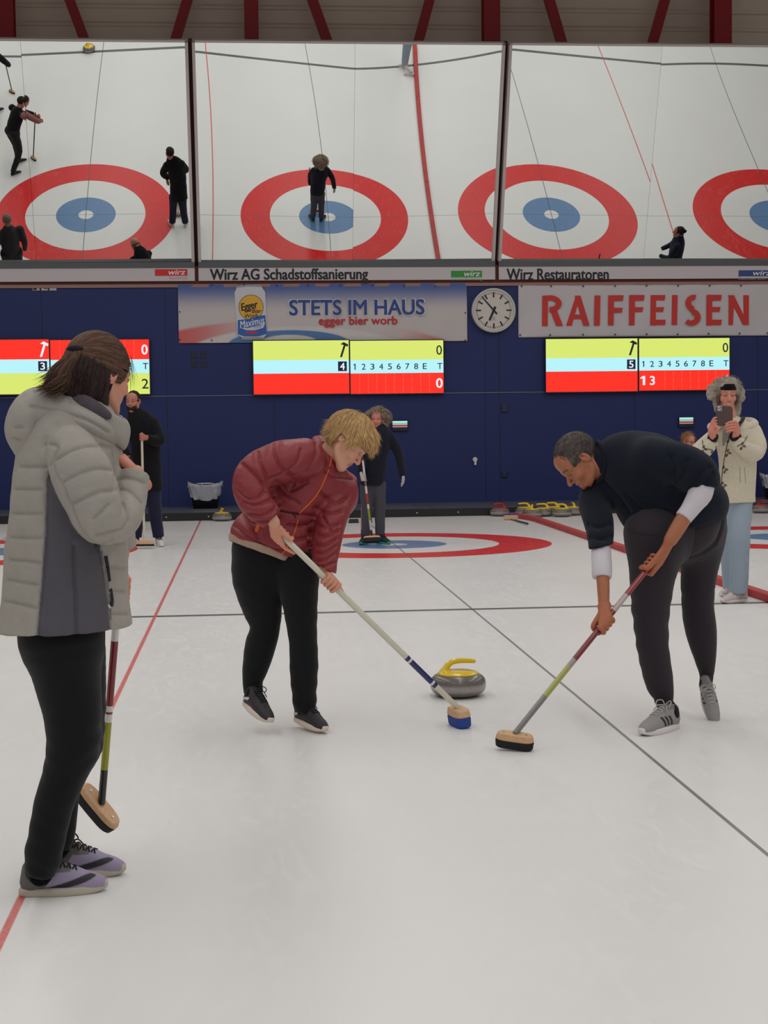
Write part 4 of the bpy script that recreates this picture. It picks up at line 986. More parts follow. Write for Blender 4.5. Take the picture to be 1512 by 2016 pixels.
def sphere_roots(n, ec, er, ok, seed=2):
    r = np.random.default_rng(seed); o = []
    while len(o) < n:
        v = r.normal(size=(4000, 3)); v /= np.linalg.norm(v, axis=1, keepdims=True); Q = np.array(ec)+v*np.array(er); m = ok(Q[:, 0], Q[:, 1], Q[:, 2]); o += Q[m].tolist()
    return np.array(o[:n])
def shoe(parent, heel, fwd, up, colfn, sole_col, L=.28, name='shoe', lace=None, laces_n=5, h=.005, sock=None):
    fwd = N(fwd); M = frame(fwd, up); k = L/.28; heel = np.array(heel, float)
    T = lambda p: heel+M@(np.array(p)*k)
    up_ = [Limb([(T((0, .036, .044)), .034*k), (T((0, .040, .082)), .031*k)], k=.01, flat=(M[:, 0], .9)),
           Limb([(T((0, .05, .046)), .037*k), (T((0, .10, .052)), .038*k), (T((0, .16, .042)), .040*k), (T((0, .215, .031)), .037*k), (T((0, .246, .026)), .028*k)], k=.01, flat=(M[:, 2], .92)),
           Limb([(T((0, .07, .082)), .030*k), (T((0, .11, .080)), .027*k), (T((0, .17, .056)), .024*k)], k=.02), Half(T((0, 0, .016)), -M[:, 2])]
    v, f = sculpt(up_, h, 1); Lc = ((v-heel)@M)/k; up_o = mk(name, v, f, M_shoe(), parent, vcol=colfn(Lc)); tree = (v, f)
    if sock is not None:
        ak = np.array(sock[1], float); sv, sf = sculpt([Limb([(T((0, .050, .050)), .034*k), (T((0, .050, .078)), .035*k), (ak+(ak-T((0, .05, .078)))*.15, .037*k)], k=.01, cap1=True)], .006); mk('sock', sv, sf, M_knit(), parent, vcol=np.array(sock[0]))
    # sole
    prof = []
    for i in range(40):
        t = 2*math.pi*i/40; y = .137-.139*math.cos(t); w = .0; yy = (y+.002)/.278
        w = (.034+.010*math.sin(min(1, max(0, (yy-.15)/.85))*math.pi)**1.0)*math.copysign(abs(math.sin(t))**.6, math.sin(t)); prof.append((w, y))
    V = []
    for z, sc in ((0, .93), (.006, 1.0), (.020, 1.0), (.026, .95)):
        for x, y in prof: V.append(T((x*sc, .137+(y-.137)*(sc*.5+.5), z+(.010*max(0, (y-.21)/.06)**2 if y > .21 else 0))))
    n = 40; Fc = [(i*n+j, i*n+(j+1) % n, (i+1)*n+(j+1) % n, (i+1)*n+j) for i in range(3) for j in range(n)]+[tuple(range(n-1, -1, -1)), tuple(range(3*n, 4*n))]
    mk('sole', V, Fc, mat('sole_'+str(int(sole_col[0]*1000)), sole_col, .5), up_o)
    if lace is not None:
        tr = bvh(v, f); q = MB()
        for i in range(laces_n):
            y0 = .095+.018*i
            for sg in (-1, 1):
                pts = []
                for j in range(7):
                    x = sg*(-.024+.048*j/6)*(1-.04*i); y = y0+.012*j/6; r_ = tr.ray_cast(Vector(T((x, y, .2))), Vector(-M[:, 2]))
                    if r_[0] is not None: pts.append(np.array(r_[0])+M[:, 2]*.002)
                if len(pts) > 2: q.tube(pts, .0026*k, 5)
        for sg in (-1, 1):
            pts = [T((sg*x, y, z)) for x, y, z in ((0, .095, .112), (.018, .088, .130), (.036, .10, .128), (.034, .112, .112), (.014, .102, .110))]
            A = spl([(p, 0) for p in pts], 4); q.tube([a[:3] for a in A], .0026*k, 5)
            A = spl([(T((sg*x, y, z)), 0) for x, y, z in ((0, .098, .112), (.020, .115, .112), (.036, .13, .09))], 4); q.tube([a[:3] for a in A], .0024*k, 5)
        q.build('laces', lace, up_o, smooth=True)
    return up_o, tree
def cloth(name, prims, h, colfn, m, parent, folds=0.0, fs=18, seed=0, post=None, it=1):
    v, f = sculpt(prims, h, it)
    if folds or post:
        n = normals(v, f)
        if folds:
            w = wav(v, fs, seed); w2 = wav(v, fs*2.3, seed+5); v = v+n*(folds*(-(np.abs(w)**.7)+.35*w2))[:, None]
        if post: v = post(v, f, n)
    c = colfn(v) if callable(colfn) else np.tile(np.asarray(colfn)[:3], (len(v), 1))
    return mk(name, v, f, m, parent, vcol=c), v, f

# ---- a whole simple figure, used for those farther off
def figure(label, head, J, colr, res=.011, cat='person', fem=True, skin=SKIN, hair_col=None, hair='short', coat_len=None, boots=None, group=None,
           gloves=None, grip=None, fr=1.0, folds=.004, face=True, hands=None, shoe_dir=None, teeth=False, shoe_sole=rgb(220, 216, 210)):
    "head=(centre, forward, up, scale); J joints in metres with radii"
    hc, hf, hu, hs = head; M = frame(hf, hu); ank = (np.array(J['legs'][0][-1][0])+np.array(J['legs'][1][-1][0]))/2
    org = (ank[0], ank[1], 0.0)
    parts = []
    hp = head_prims(hc, M, hs); neckb = np.array(J['torso'][-1][0])
    hp.append(Limb([(to_w(hc, M, (0, -.022, -.03), hs), .050*hs), (neckb, .060*hs)], k=.02))
    v, f = sculpt(hp, max(res*.38, .0030), 1); parts.append((v, f, head_color(v, hc, M, hs, skin, skin*np.array([.85, .45, .45]), g3(70, 52, 42) if hair_col is None else hair_col*.6, iris=g3(60, 60, 70), teeth=teeth)))
    bp = [Limb([(p, r*.72) for p, r in J['torso'][1:]], flat=J.get('tflat'), k=.03)]
    for L_ in J['arms']+J['legs']: bp.append(Limb([(p, r*.6) for p, r in L_], k=.02, cap1=True))
    v, f = sculpt(bp, max(res, .010), 1); parts.append((v, f, skin))
    hcol = skin*np.array([1, .86, .84])
    if hands:
        for hpz in hands:
            if gloves is not None: continue
            v, f = sculpt(hpz, .0040 if res < .012 else .006, 1); parts.append((v, f, hcol))
    V, Fq, Cc = join(parts); body = mk('person', V, Fq, M_skin(), None, origin=org, vcol=Cc); tag(body, label, cat, group)
    jk = [Limb(J['torso'][:-1] if J.get('trim_neck') else J['torso'], flat=J.get('tflat'), k=.03, cap0=True)]
    for A in J['arms']: jk.append(Limb(A, k=.035, cap1=True))
    if coat_len:
        jk.append(Limb(coat_len, flat=J.get('tflat'), k=.03, cap1=True))
    jc = colr['jacket']; cloth(colr.get('jname', 'jacket'), jk, res, jc, colr.get('jmat', M_knit)(), body, folds*1.2, 16, 3)
    tl = [Limb(L_, k=.02, cap1=True) for L_ in J['legs']]
    if 'hips' in J: tl.append(Limb(J['hips'], k=.04, flat=J.get('tflat')))
    cloth('trousers', tl, res, colr['trousers'], M_fabric(), body, folds, 17, 8)
    if 'collar' in J: cloth('collar', [Limb(J['collar'][0], k=.01, flat=J['collar'][1] if len(J['collar']) > 1 else None)], res*.8, colr['collar'], colr.get('jmat', M_knit)(), body)
    if gloves is not None and hands:
        for hpz in hands: cloth('glove', hpz, .0040, gloves, M_knit(), body)
    if shoe_dir is not None:
        for L_, d in zip(J['legs'], shoe_dir):
            a = np.array(L_[-1][0]); d = np.array(d, float); hl = np.array([a[0], a[1], 0])-N([d[0], d[1], 0])*.055
            shoe(body, hl, (d[0], d[1], 0), (0, 0, 1), (lambda c_: (lambda Lc: np.tile(c_, (len(Lc), 1))))(colr['shoe']), shoe_sole, L=.27, lace=mat('lace_dark', rgb(20, 20, 22), .8) if res < .013 else None, h=.007, sock=(colr.get('sock', g3(24, 24, 28)), a))
    hk = hair_col if hair_col is not None else g3(60, 45, 35)
    if hair in ('short', 'curly', 'bun', 'long', 'bald'):
        er = np.array([.081, .101, .092]); ec = np.array([0, -.022, .034])
        hp = [Ell(to_w(hc, M, ec, hs), er*hs, M, .01)]
        if hair == 'bald': hp = [Ell(to_w(hc, M, (0, -.045, -.005), hs), np.array([.083, .078, .045])*hs, M, .01)]
        if hair == 'bun': hp.append(Ell(to_w(hc, M, (0, -.115, .045), hs), np.array([.035, .035, .035])*hs, M, .02))
        if hair in ('long', 'curly_long'): hp += [Limb([(to_w(hc, M, (q*.065, -.03, .02), hs), .045*hs), (to_w(hc, M, (q*.085, -.03, -.06), hs), .042*hs), (to_w(hc, M, (q*.095, -.02, -.125), hs), .035*hs)], k=.03) for q in (-1, 1)]+[Limb([(to_w(hc, M, (0, -.07, .02), hs), .07*hs), (to_w(hc, M, (0, -.075, -.11), hs), .07*hs)], k=.03)]
        hp.append(Ell(to_w(hc, M, (0, .095, -.045), hs), np.array([.068, .075, .098])*hs, M, .012, 's'))
        if hair != 'long': hp.append(Half(to_w(hc, M, (0, 0, -.055), hs), -M[:, 2]))
        cloth('hair', hp, .005 if res < .013 else .007, hk, M_hair(), body, .005, 70 if hair != 'curly' else 110, 4)
    return body
def body_joints(root, face_dir, height=1.7, lean=0.0, arms=None, legs=None, bulk=1.0):
    "a standing skeleton; arms/legs given as local (side, forward, up) triples"
    f = N([face_dir[0], face_dir[1], 0]); sd = np.array([f[1], -f[0], 0]); r0 = np.array(root, float); k = height/1.7
    T = lambda p: r0+(sd*p[0]+f*p[1]+np.array([0, 0, 1])*p[2])*k
    le = lambda y, z: (0, y+lean*max(0, z-.95), z-.35*lean*max(0, z-.95))
    J = {'torso': [(T(le(0, .88)), .135*bulk*k), (T(le(0, 1.02)), .132*bulk*k), (T(le(0, 1.18)), .136*bulk*k), (T(le(0, 1.33)), .128*bulk*k), (T(le(0, 1.42)), .085*k), (T(le(.01, 1.47)), .058*k)], 'tflat': (sd, 1.22)}
    if arms is None: arms = [[(.20, 0, 1.37), (.25, -.02, 1.10), (.25, .06, .88)], [(-.20, 0, 1.37), (-.25, -.02, 1.10), (-.25, .06, .88)]]
    J['arms'] = [[(T(p), r*k*bulk) for p, r in zip(a, (.075, .058, .042))] for a in arms]
    if legs is None: legs = [[(.09, 0, .92), (.10, .02, .50), (.11, -.02, .09)], [(-.09, 0, .92), (-.10, .02, .50), (-.11, -.02, .09)]]
    J['legs'] = [[(T(p), r*k) for p, r in zip(a, (.105, .075, .058))] for a in legs]
    J['hips'] = [(T((-.05, 0, .92)), .115*k), (T((.05, 0, .92)), .115*k)]
    return J, T, f, sd
# ================================================================== WOMAN IN GREY, FOREGROUND LEFT
Y0 = -13.40
def tube_px(rows, Y, dz=1.0):
    "rows of (xleft, xright, y) in the photo's frame at depth Y -> centres with radii"
    o = []
    for r_ in rows:
        yy = Y+(r_[3] if len(r_) > 3 else 0); o.append((P((r_[0]+r_[1])/2, r_[2], yy), (r_[1]-r_[0])/2*mpp(yy)))
    return o
def woman_grey():
    hc = P(197, 737, Y0+.02); fw = (math.cos(math.radians(44)), math.sin(math.radians(44)), -.20); M = frame(fw, (.12, .05, 1)); hs = .97
    neck = Limb([(to_w(hc, M, (0, -.03, -.04), hs), .052), (P(172, 845, Y0+.02), .062)], k=.02)
    parts = []
    v, f = sculpt(head_prims(hc, M, hs)+[neck], .0026, 1); parts.append((v, f, head_color(v, hc, M, hs, SKIN, SKIN*np.array([.85, .5, .5]), g3(70, 50, 40), blush=.4)))
    # hands: both held together in front of the chest / lower hand on the shaft
    sh_top = P(237, 1120, Y0+.30); sh_bot = P(200, 1582, Y0+.40)
    u_sh = N(sh_top-sh_bot)
    wr = P(262, 930, Y0-.03)
    h1 = open_hand(P(272, 938, Y0-.02), (-.55, .1, .62), (.85, -.15, .5), 1.0, curl=1.5, side=1)
    h2 = grip_hand(P(236, 1128, Y0+.36), sh_bot+u_sh*np.linalg.norm(P(242, 1160, Y0+.3)-sh_bot), u_sh, .013, 1.0, back=(1, -.5, 0))
    for h_ in (h1, h2):
        v, f = sculpt(h_, .0026, 1); parts.append((v, f, SKIN*np.array([1, .78, .74])))
    legN = tube_px(((40, 205, 1262), (66, 200, 1335), (86, 200, 1400), (93, 198, 1463), (84, 172, 1520), (68, 146, 1580), (58, 130, 1640), (50, 120, 1690), (56, 104, 1722)), Y0-.055)
    legF = tube_px(((70, 206, 1262), (96, 208, 1335), (112, 207, 1412), (118, 202, 1465), (108, 178, 1512), (97, 160, 1555), (92, 152, 1600), (90, 146, 1640), (94, 136, 1668)), Y0+.12)
    tor = tube_px(((70, 215, 1165), (40, 240, 1130), (34, 243, 1040), (38, 238, 950), (52, 232, 885), (80, 205, 835)), Y0)
    bp = [Limb([(p, r*.65) for p, r in L_], k=.02, cap1=True) for L_ in (legN[:-1], legF[:-1])]+[Limb([(p, r*.8) for p, r in tor], k=.02)]
    armN = [(P(140, 885, Y0-.19), .072), (P(160, 930, Y0-.22), .088), (P(181, 985, Y0-.24), .082), (P(197, 1028, Y0-.24), .066), (P(232, 1022, Y0-.17), .062), (P(254, 985, Y0-.09), .054), (P(264, 936, Y0-.04), .047)]
    bp.append(Limb([(p, r*.6) for p, r in armN]+[(P(270, 930, Y0-.03), .022)], k=.02))
    armF = [(P(185, 890, Y0+.20), .07), (P(220, 985, Y0+.28), .06), (P(238, 1075, Y0+.34), .05), (P(236, 1120, Y0+.36), .03)]
    bp.append(Limb([(p, r*.6) for p, r in armF], k=.02))
    v, f = sculpt(bp, .010, 1); parts.append((v, f, SKIN))
    V, Fq, Cc = join(parts)
    heel = fp(42, 1762); body = mk('person', V, Fq, M_skin(), None, origin=(heel[0], heel[1], 0), vcol=Cc)
    tag(body, 'woman in a grey quilted jacket and black trousers standing with her back turned, foreground left', 'person')
    # jacket
    grey = g3(158, 152, 144); slate = g3(84, 80, 88); lining = g3(86, 78, 86)
    pan = [(101, 905), (92, 947), (89, 1040), (83, 1132), (72, 1262), (218, 1262), (213, 1187), (198, 1083), (197, 1040), (154, 1050), (140, 1030), (116, 958)]
    torsoL = Limb([(P(127, 1260, Y0), .200), (P(131, 1243, Y0), .197)]+tube_px(((14, 252, 1195), (19, 250, 1145), (21, 248, 1095), (23, 247, 1045), (26, 246, 1000), (30, 243, 950), (38, 240, 905), (52, 236, 868), (78, 225, 835), (108, 205, 812)), Y0), k=.03, flat=((.25, .97, 0), 1.12))
    hem = Half(P(120, 1253, Y0), (-.02, -.10, -1))
    jk = [torsoL, hem, Limb([(P(70, 1243, Y0), .098), (P(80, 1180, Y0), .10), (P(90, 1100, Y0), .11)], k=.05), Limb(armN, k=.022, cap1=True), Limb(armF[:3], k=.02, cap1=True)]
    # reorder: hem cut must come last
    jk = [p for p in jk if p is not hem]+[Half(P(126, 1236, Y0), (0.02, -.02, -1))]
    Sx = lambda L_: [(x*.3075, 640+y*.3075) for x, y in L_]
    seams = [Sx(s_) for s_ in ([(120, 905), (200, 908), (300, 906)], [(90, 1050), (200, 1052), (292, 1050)], [(70, 1205), (180, 1208), (290, 1206)], [(60, 1360), (180, 1364), (292, 1362)], [(55, 1505), (160, 1512), (285, 1530)],
             [(45, 1630), (150, 1652), (262, 1668)], [(30, 1768), (130, 1790), (240, 1818)],
             [(345, 865), (420, 822), (500, 785), (600, 768), (722, 785)], [(384, 1012), (460, 970), (560, 932), (640, 918), (738, 930)], [(455, 1150), (540, 1110), (640, 1068), (740, 1056)],
             [(600, 1240), (660, 1190), (700, 1150)], [(740, 990), (800, 975), (870, 985), (930, 1010)], [(742, 1050), (800, 1050), (860, 1080), (915, 1140)],
             [(640, 1440), (655, 1405), (720, 1400), (808, 1402)], [(690, 1550), (745, 1552), (805, 1558)], [(704, 1702), (760, 1704), (812, 1712)], [(716, 1852), (770, 1853), (822, 1855)],
             [(330, 870), (350, 940), (384, 1012), (420, 1090), (470, 1210), (520, 1320), (580, 1390), (650, 1408), (720, 1380)], [(310, 930), (296, 1080), (294, 1240), (292, 1400), (276, 1580), (250, 1800), (236, 1990)],
             [(652, 1440), (670, 1540), (690, 1660), (706, 1790), (712, 1960)], [(478, 1420), (480, 1600), (490, 1800), (492, 1985)], [(290, 762), (340, 765), (365, 790), (340, 840), (320, 900)],
             [(730, 800), (738, 880), (736, 960), (742, 1050)], [(780, 1130), (830, 1230), (790, 1310)], [(620, 1350), (700, 1330), (790, 1310)])]
    pan_arm_excl = None
    def post(v, f, n):
        tr = bvh(v, f); m = n[:, 1] < .3
        v2, dm = grooves(v, n, tr, seams, .0055, .0075)
        bk = (n[:, 1] >= .1); q = np.abs(((v[:, 2]/.085) % 1)-.5)*2; v2 = v2-n*(bk*.006*np.exp(-((1-q)/.16)**2))[:, None]
        w = wav(v, 26, 3); w2 = wav(v, 60, 9); return v2+n*(.0022*w+.0009*w2)[:, None]
    armS = np.array([p for p, r in armN]); 
    def colf(v):
        x, y = proj(v); c = np.tile(grey, (len(v), 1)); m = soft_poly(x, y, pan)*(v[:, 1] < Y0+.02)
        A = spl(armN, 6); d = np.full(len(v), 9.)
        for a in A: d = np.minimum(d, np.linalg.norm(v-a[:3], axis=1)/(a[3]*1.12))
        m = m*np.where(y < 1072, np.clip((d-.98)/.05, 0, 1), 1); return c+(slate-c)*m[:, None]
    jo, jv, jf = cloth('jacket', jk, .0042, colf, M_nylon(), body, post=post, it=1)
    tr = bvh(jv, jf)
    zz = [Sx([(655, 1450), (672, 1540), (694, 1660), (708, 1780), (712, 1880)])[0:]]
    cord('zip', tr, zz, .0022, mat('silver_zip', rgb(150, 146, 142), .35, .6), jo)
    cord('pocket_opening', tr, [Sx([(676, 1480), (690, 1560), (700, 1640)]), Sx([(706, 1690), (716, 1760), (712, 1800)])], .006, mat('dark_pocket', rgb(40, 38, 46), .9), jo, lift=0)
    cord('zip_pull', tr, [Sx([(690, 1790), (700, 1812)]), Sx([(705, 1790), (702, 1815)])], .004, steel, jo)
    # hood lying on the back and high collar
    hd = [Limb([(P(67, 872, Y0+.0), .066), (P(62, 842, Y0), .078), (P(78, 815, Y0), .080), (P(110, 808, Y0-.02), .062)], k=.03, flat=((0, 1, 0), 1.5)),
          Limb([(P(80, 812, Y0), .055), (P(110, 810, Y0-.06), .050), (P(150, 825, Y0-.10), .046), (P(188, 842, Y0-.10), .042), (P(214, 858, Y0-.06), .034)], k=.03),
          Limb([(P(90, 800, Y0+.08), .05), (P(130, 800, Y0+.14), .05), (P(180, 820, Y0+.13), .045), (P(225, 850, Y0+.06), .035)], k=.03)]
    hsx = [Sx(s_) for s_ in ([(195, 515), (300, 540), (420, 570), (540, 600), (640, 650), (700, 690)], [(245, 640), (240, 740), (215, 830)], [(90, 660), (130, 655)], [(85, 730), (120, 740)])]
    def posth(v, f, n):
        t_ = bvh(v, f); v2, _ = grooves(v, n, t_, hsx, .005, .007); return v2+n*(.0025*wav(v, 30, 4))[:, None]
    cloth('hood', hd, .0045, grey, M_nylon(), body, post=posth)
    col = [Limb([(P(165, 812, Y0-.07), .012), (P(190, 820, Y0-.080), .014), (P(218, 838, Y0-.080), .016), (P(238, 852, Y0-.05), .017), (P(246, 858, Y0+.0), .017), (P(240, 848, Y0+.06), .016), (P(210, 825, Y0+.10), .016), (P(170, 805, Y0+.11), .016), (P(140, 805, Y0+.06), .016)], k=.01, flat=((.15, 0, 1), 2.7))]
    cloth('collar', col, .004, grey*.98, M_nylon(), body, .003, 30, 2)
    lin = [Limb([(P(128, 808, Y0-.07), .018), (P(158, 796, Y0-.09), .020), (P(190, 806, Y0-.10), .016), (P(215, 818, Y0-.10), .008)], k=.01, flat=((0, 0, 1), 1.6))]
    cloth('hood_lining', lin, .004, lining, M_knit(), body)
    # trousers
    tp = [Limb(legN, k=.02, cap1=True), Limb(legF, k=.02, cap1=True), Limb([(P(120, 1215, Y0), .135), (P(122, 1255, Y0), .130)], k=.03, flat=((0, 1, 0), 1.1))]
    def postt(v, f, n):
        z = v[:, 2]; low = np.exp(-(z/.18)**2); w = np.sin(z*95+3*np.sin(v[:, 0]*30)+2*np.sin(v[:, 1]*25)); kn = np.exp(-((z-.50)/.09)**2)
        return v+n*((.0045*low+.003*kn)*w*(.4+.6*wav(v, 9, 2))+.0035*wav(v, 14, 6)+.0015*wav(v, 34, 7))[:, None]
    cloth('trousers', tp, .006, g3(13, 12, 15), M_fabric(), body, post=postt)
    # shoes
    lav = g3(152, 140, 166); gs = g3(98, 94, 92); bkc = g3(34, 30, 38)
    def sc(L_):
        x, y, z = L_.T; c = np.tile(lav, (len(L_), 1)); st = lambda a: np.clip(a/.003+.5, 0, 1)
        m = np.maximum(st(.075+.6*(z-.02)-y), st(z-.075))*st(.16-y); c = c+(gs-c)*m[:, None]
        yy = np.clip((y-.075)/.165, 0, 1); lo = .021+.034*yy**2.2; hi = .022+.050*yy**.9*(1-np.clip((yy-.7)/.3, 0, 1)**2*.25)
        m = st(z-lo)*st(hi-z)*st(y-.078)*st(.238-y)*(np.abs(x) > .012); c = c+(bkc-c)*m[:, None]
        c[(z > .098)] = gs*.6; return c
    sole = rgb(186, 176, 160); lc = mat('black_lace', rgb(18, 16, 20), .8)
    ht = fp(38, 1764); tt = fp(216, 1752); d = N(tt-ht)
    so, st_ = shoe(body, ht, d, (0, 0, 1), sc, sole, L=np.linalg.norm(tt-ht)*1.0, lace=lc, h=.0028, sock=(g3(13, 12, 15), legN[-1][0]))
    h2_ = fp(84, 1722); t2 = fp(252, 1722); so2, st2 = shoe(body, h2_, N(t2-h2_), (0, 0, 1), sc, sole, L=.275, lace=lc, h=.0028, sock=(g3(13, 12, 15), legF[-1][0]))
    cord('heel_tab', bvh(*st_), [[(104, 1701), (112, 1697), (118, 1692)]], .005, mat('orange_tab', rgb(226, 84, 50), .6), so)
    # hair
    brown = g3(98, 72, 58); dkb_ = g3(52, 38, 36); er = np.array([.083, .106, .098]); ec = np.array([0, -.020, .030])
    hp = [Ell(to_w(hc, M, ec, hs), er*hs, M, .01), Limb([(to_w(hc, M, (0, -.060, .0), hs), .070), (to_w(hc, M, (.01, -.072, -.05), hs), .062), (to_w(hc, M, (.01, -.075, -.085), hs), .05)], k=.03), Limb([(to_w(hc, M, (.012, -.116, .038), hs), .012), (to_w(hc, M, (.014, -.130, .012), hs), .020), (to_w(hc, M, (.014, -.138, -.028), hs), .026), (to_w(hc, M, (.014, -.140, -.055), hs), .022), (to_w(hc, M, (.012, -.140, -.075), hs), .010)], k=.02),
          Limb([(to_w(hc, M, (.055, -.03, -.02), hs), .030), (to_w(hc, M, (.052, -.02, -.075), hs), .026), (to_w(hc, M, (.04, 0, -.115), hs), .018)], k=.02),
          Ell(to_w(hc, M, (0, .100, -.040), hs), (.070, .075, .100), M, .012, 's'), Ell(to_w(hc, M, (.092, .022, -.03), hs), (.040, .040, .060), M, .01, 's')]
    cloth('hair', hp, .004, lambda v: np.where((((v-hc)@M)[:, 2:3] > .045), brown, dkb_), M_hair(), body, .003, 60, 4)
    sh = [(ec, er)]; clip = np.array([0.01, -.118, .045])
    def flow1(Q): d_ = clip-Q; return d_/np.linalg.norm(d_, axis=1, keepdims=True)
    roots = sphere_roots(1900, ec, er, lambda x, y, z: (z > .006-.25*(y+.02)) & (y > -.09) & ((y < .066) | (z > .075)))
    A = [strands(hc, M, hs, roots, flow1, 18, .0095, .0019, sh, brown, .3, .004, 0, .06, seed=3, stopf=lambda Q: np.linalg.norm(Q-clip, axis=1) < .016)]
    r2 = sphere_roots(1900, (0, -.052, -.005), (.082, .088, .092), lambda x, y, z: (y < .0) & (z < .050) & (np.abs(x) < .081), 5)
    A.append(strands(hc, M, hs, r2, lambda Q: np.tile([0, -.12, -1.], (len(Q), 1)), 12, .0085, .0017, [((0, -.052, -.015), (.081, .086, .100)), (ec, er*1.0)], dkb_*1.2, .35, .004, 0, .10, seed=4, pull=.3))
    tail = np.array([[.012, -.118, .040], [.014, -.142, .018], [.014, -.156, -.02], [.014, -.158, -.055], [.014, -.166, -.078]])
    n3 = 800; g = RNG.normal(size=(n3, 3)); rt3 = tail[0]+g*[.010, .006, .006]; tgt = g/np.linalg.norm(g, axis=1, keepdims=True)*(.6+.5*RNG.random((n3, 1)))
    def flow3(Q):
        t_ = np.clip((.040-Q[:, 2])/.118, 0, 1); cz = np.interp(t_, [0, .2, .5, .8, 1], tail[:, 1]); rad_ = np.interp(t_, [0, .3, .6, .85, 1], [.020, .036, .044, .040, .024])
        want = np.stack([.014+tgt[:, 0]*rad_, cz+tgt[:, 1]*rad_, Q[:, 2]], 1); d_ = (want-Q)*60; d_[:, 2] = -1; return d_
    A.append(strands(hc, M, hs, rt3, flow3, 15, .0092, .0020, [((0, -.068, -.01), (.075, .080, .095)), (ec, er*.99)], brown*.80, .45, .002, 0, .10, seed=6))
    tip = np.array([[.014, -.158, -.045]])+RNG.normal(size=(420, 3))*np.array([.022, .008, .016])
    A.append(strands(hc, M, hs, tip, lambda Q: np.stack([0*Q[:, 0], -.9-4*np.clip(-.06-Q[:, 2], 0, .1), -.75+6*np.clip(-.06-Q[:, 2], 0, .1)], 1), 8, .0075, .0015, [], brown*.8, .35, 0, 0, .12, seed=16))
    r4 = np.array([[.070-.03*RNG.random(), .048+.02*RNG.random(), .05+.03*RNG.random()] for _ in range(30)]); r4[18:, 0] *= -.6
    A.append(strands(hc, M, hs, r4, lambda Q: np.stack([0*Q[:, 0], .5-6*np.clip(.04-Q[:, 2], 0, .2), -1.+0*Q[:, 0]], 1), 11, .009, .0009, [((0, .02, 0), (.070, .071, .1))], brown*.8, .3, .004, 0, .10, seed=7))
    v, f, c = join(A); mk('hair_strands', v, f, M_hair(), body, vcol=c)
    q = [Limb([(to_w(hc, M, (.035, -.112, .055), hs), .009), (to_w(hc, M, (.01, -.128, .052), hs), .012), (to_w(hc, M, (-.03, -.112, .048), hs), .009)], k=.005)]
    cloth('hair_clip', q, .0035, g3(24, 20, 22), M_hair(), body)
    # her broom
    bands = [(0, .22, rgb(150, 146, 146)), (.22, .30, whitec), (.30, .575, maroon), (.575, .60, whitec), (.60, .61, maroon), (.61, .645, whitec), (.645, .85, lime), (.85, 1.0, blk)]
    br = broom('broom with maroon, lime and black shaft and black pad held by the woman in grey', sh_top, sh_bot, (.62, -.12, -.76), (.62, -.50, .55), bands, kpad, L=.19, wd=.062, tw=.020, tp=.034, r=(.0125, .0125))
    return body
woman_grey()

